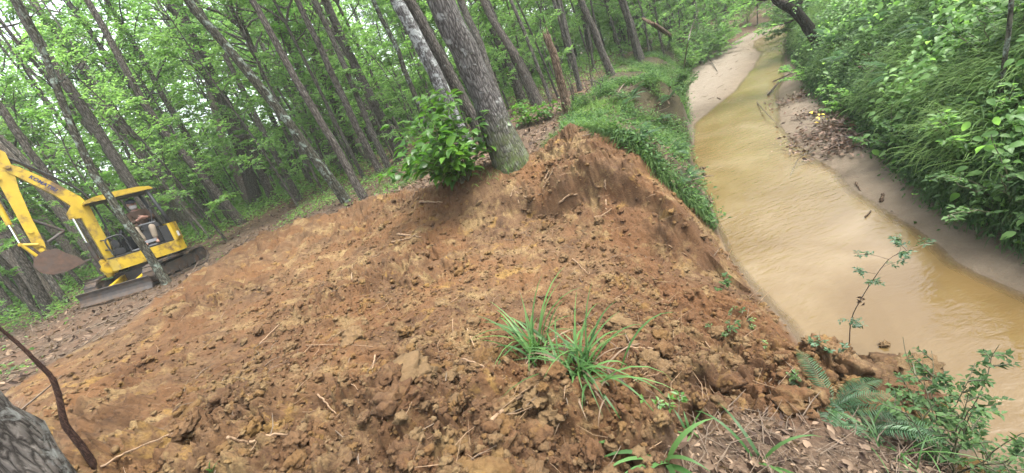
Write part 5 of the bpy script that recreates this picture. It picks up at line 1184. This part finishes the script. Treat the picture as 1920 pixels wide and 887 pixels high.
# ------------------------------------------------------------------ roots and sticks on the mud, each one its own thing
def stick(label, pts, r, mat='root', lift=.012, name='root', cat='root', end=.5, n=7):
    P = np.array([at(*p) for p in pts]); P[:, 2] += lift; root = P[0].copy(); k = 14; q = spline(P-root, k) if len(P) > 2 else np.linspace(0, 1, k)[:, None]*(P[1]-P[0])
    rr_ = np.random.default_rng(int(pts[0][0])*31+int(pts[0][1])); q = q+rr_.normal(0, r*.35, q.shape)
    g = Geo(); g.tube(q, np.linspace(r, r*end, k), n, .15, rr_); o = obj(name, g.build(name, M[mat], True)); o.location = root; tag(o, label, cat)
for a in [('thick pale root lying on the mud below the sprawling grass tuft', [(925, 792), (965, 770), (1005, 735), (1030, 708)], .011),
          ('curved pale stick on the clods left of the upright grass tuft', [(868, 676), (905, 690), (928, 706)], .009), ('upright split root end left of the grass tufts', [(878, 620), (886, 640), (895, 668)], .008),
          ('straight pale twig standing in the mud by the curved stick', [(850, 600), (851, 640)], .004), ('short brown root in the mud left of the curved stick', [(705, 668), (700, 700)], .008),
          ('long thin twig across the mud at middle left', [(575, 650), (640, 648), (700, 652)], .004), ('forked thin root on the mud at middle left', [(545, 690), (580, 655), (600, 625)], .005),
          ('pale bent root at the bottom left of the mud', [(200, 884), (245, 850), (330, 822)], .008), ('stubby light root at bottom left centre', [(435, 828), (470, 836)], .010),
          ('grey curved root beside the stubby light root', [(475, 838), (515, 820), (560, 818)], .009), ('stick poking out low at bottom centre', [(600, 745), (635, 782)], .007),
          ('brown bark strip on the mud left of the clay ridge', [(480, 655), (520, 615), (548, 595)], .007), ('pale twig on the mud below the digger track', [(345, 540), (300, 555)], .012),
          ('split pale stick leaning at the foot of the lichen-spotted trunk', [(258, 500), (292, 528)], .020),
          ('white peeled root standing in the cut bank', [(1136, 345), (1137, 362)], .014), ('lower white peeled root hanging in the cut bank', [(1137, 378), (1138, 402)], .012),
          ('bent thick pale root arching from the cut bank', [(1050, 386), (1068, 374), (1085, 372)], .016), ('spread of thin roots, left prong, on the cut bank', [(958, 372), (966, 352)], .012),
          ('spread of thin roots, middle prong, on the cut bank', [(974, 384), (966, 360)], .011), ('spread of thin roots, long right prong, on the cut bank', [(1006, 380), (985, 372), (968, 362)], .010),
          ('twisted root hanging from the top of the cut bank', [(1020, 355), (1030, 335), (1040, 318)], .013), ('short root beside the twisted hanging root', [(1022, 338), (1030, 322)], .011),
          ('dark root crossing the hollow below the white roots', [(1115, 412), (1130, 405), (1150, 400)], .010), ('brown branch lying on the far mud edge', [(788, 380), (830, 382)], .022),
          ('stout brown stick at the far middle of the mud', [(745, 440), (790, 446)], .018), ('crooked stick left of the far middle of the mud', [(735, 455), (765, 450), (790, 435)], .012),
          ('pale split stick near the left mud end by the shore', [(1255, 465), (1290, 482)], .006), ('thin stick on the mud right of centre', [(1075, 488), (1105, 518)], .006),
          ('long thin trailing root down the right mud slope', [(1325, 650), (1360, 690), (1420, 720), (1470, 735)], .004), ('brown stick on the mud right of the grass tufts', [(1180, 655), (1250, 658)], .008),
          ('upright thin dark twig on the left mud', [(660, 525), (662, 500)], .008), ('pale twig lying at the right of the long root', [(1190, 720), (1215, 700)], .004)]:
    stick(*a)
stick('pale dry upright cane at the left of the bottom right shrub', [(1672, 886), (1690, 820)], .006, 'twig', .02, 'cane', 'cane')
o = bpy.data.objects.get('cane'); 
for lab, pts, r in (('short stick standing in the wet sand at right', [(1652, 380), (1656, 365)], .02), ('dark twig tangle lying at the sand edge', [(1605, 345), (1612, 358)], .014), ('bleached twig pair stuck in the shallow water', [(1622, 410), (1634, 398)], .010),
                    ('clod of dark turf lying in the water by the bank', [(1312, 318), (1320, 316)], .05), ('small dark turf scrap in the water below the clod', [(1318, 328), (1323, 330)], .03), ('tuft of torn roots in the water at the bank foot', [(1328, 372), (1334, 384)], .04),
                    ('thin twig lying on the far sandbar', [(1345, 185), (1352, 188)], .02)):
    stick(lab, pts, r, 'rotten', .015, 'stick', 'stick')
# leaf drift on the right sandbar
g = Geo(); r = np.random.default_rng(31)
for c, s, n in (((1560, 250), (.36, .30, .10), 520), ((1590, 275), (.25, .22, .06), 260), ((1500, 185), (.30, .35, .04), 200), ((1530, 215), (.2, .2, .05), 120)):
    B = at(*c); P = B+r.normal(0, 1, (n, 3))*s; P[:, 2] = np.maximum(terrain(P[:, 0], P[:, 1])[0], WZ)+np.abs(r.normal(0, s[2], n))+.01
    leaves(g, P, r.normal(0, 1, (n, 3))*[1, 1, .5], np.array([0, 0, 1.])+r.normal(0, .8, (n, 3)), r.uniform(.05, .12, n), .5, r.random(n), .35, -.1)
    for k in range(n//9):
        a = r.uniform(0, 6.28); d = np.array([math.cos(a), math.sin(a), r.uniform(-.1, .4)]); l = r.uniform(.15, .55); g.tube([P[k], P[k]+d*l*.5+r.normal(0, .03, 3), P[k]+d*l], [.007, .005, .002], 4, cap=False)
M['drift'] = leafmat('wet_dead_leaves', (0.035, 0.022, 0.015), (0.14, 0.085, 0.055), .08, .6)
tag(obj('drift_debris', g.build('drift_debris', M['drift'])), kind='stuff')
g = Geo(); B = at(1537, 232)+[0, 0, .14]; n = 8; leaves(g, r.normal(0, .06, (n, 3)), r.normal(0, 1, (n, 3))*[1, 1, .3], np.array([0, 0, 1.])+r.normal(0, .3, (n, 3)), r.uniform(.05, .09, n), .7, r.random(n))
o = obj('yellow_sprig', g.build('yellow_sprig', M['yellow_leaf'])); o.location = B; tag(o, 'yellow-leaved sprig lying on the dark leaf drift', 'leaves')
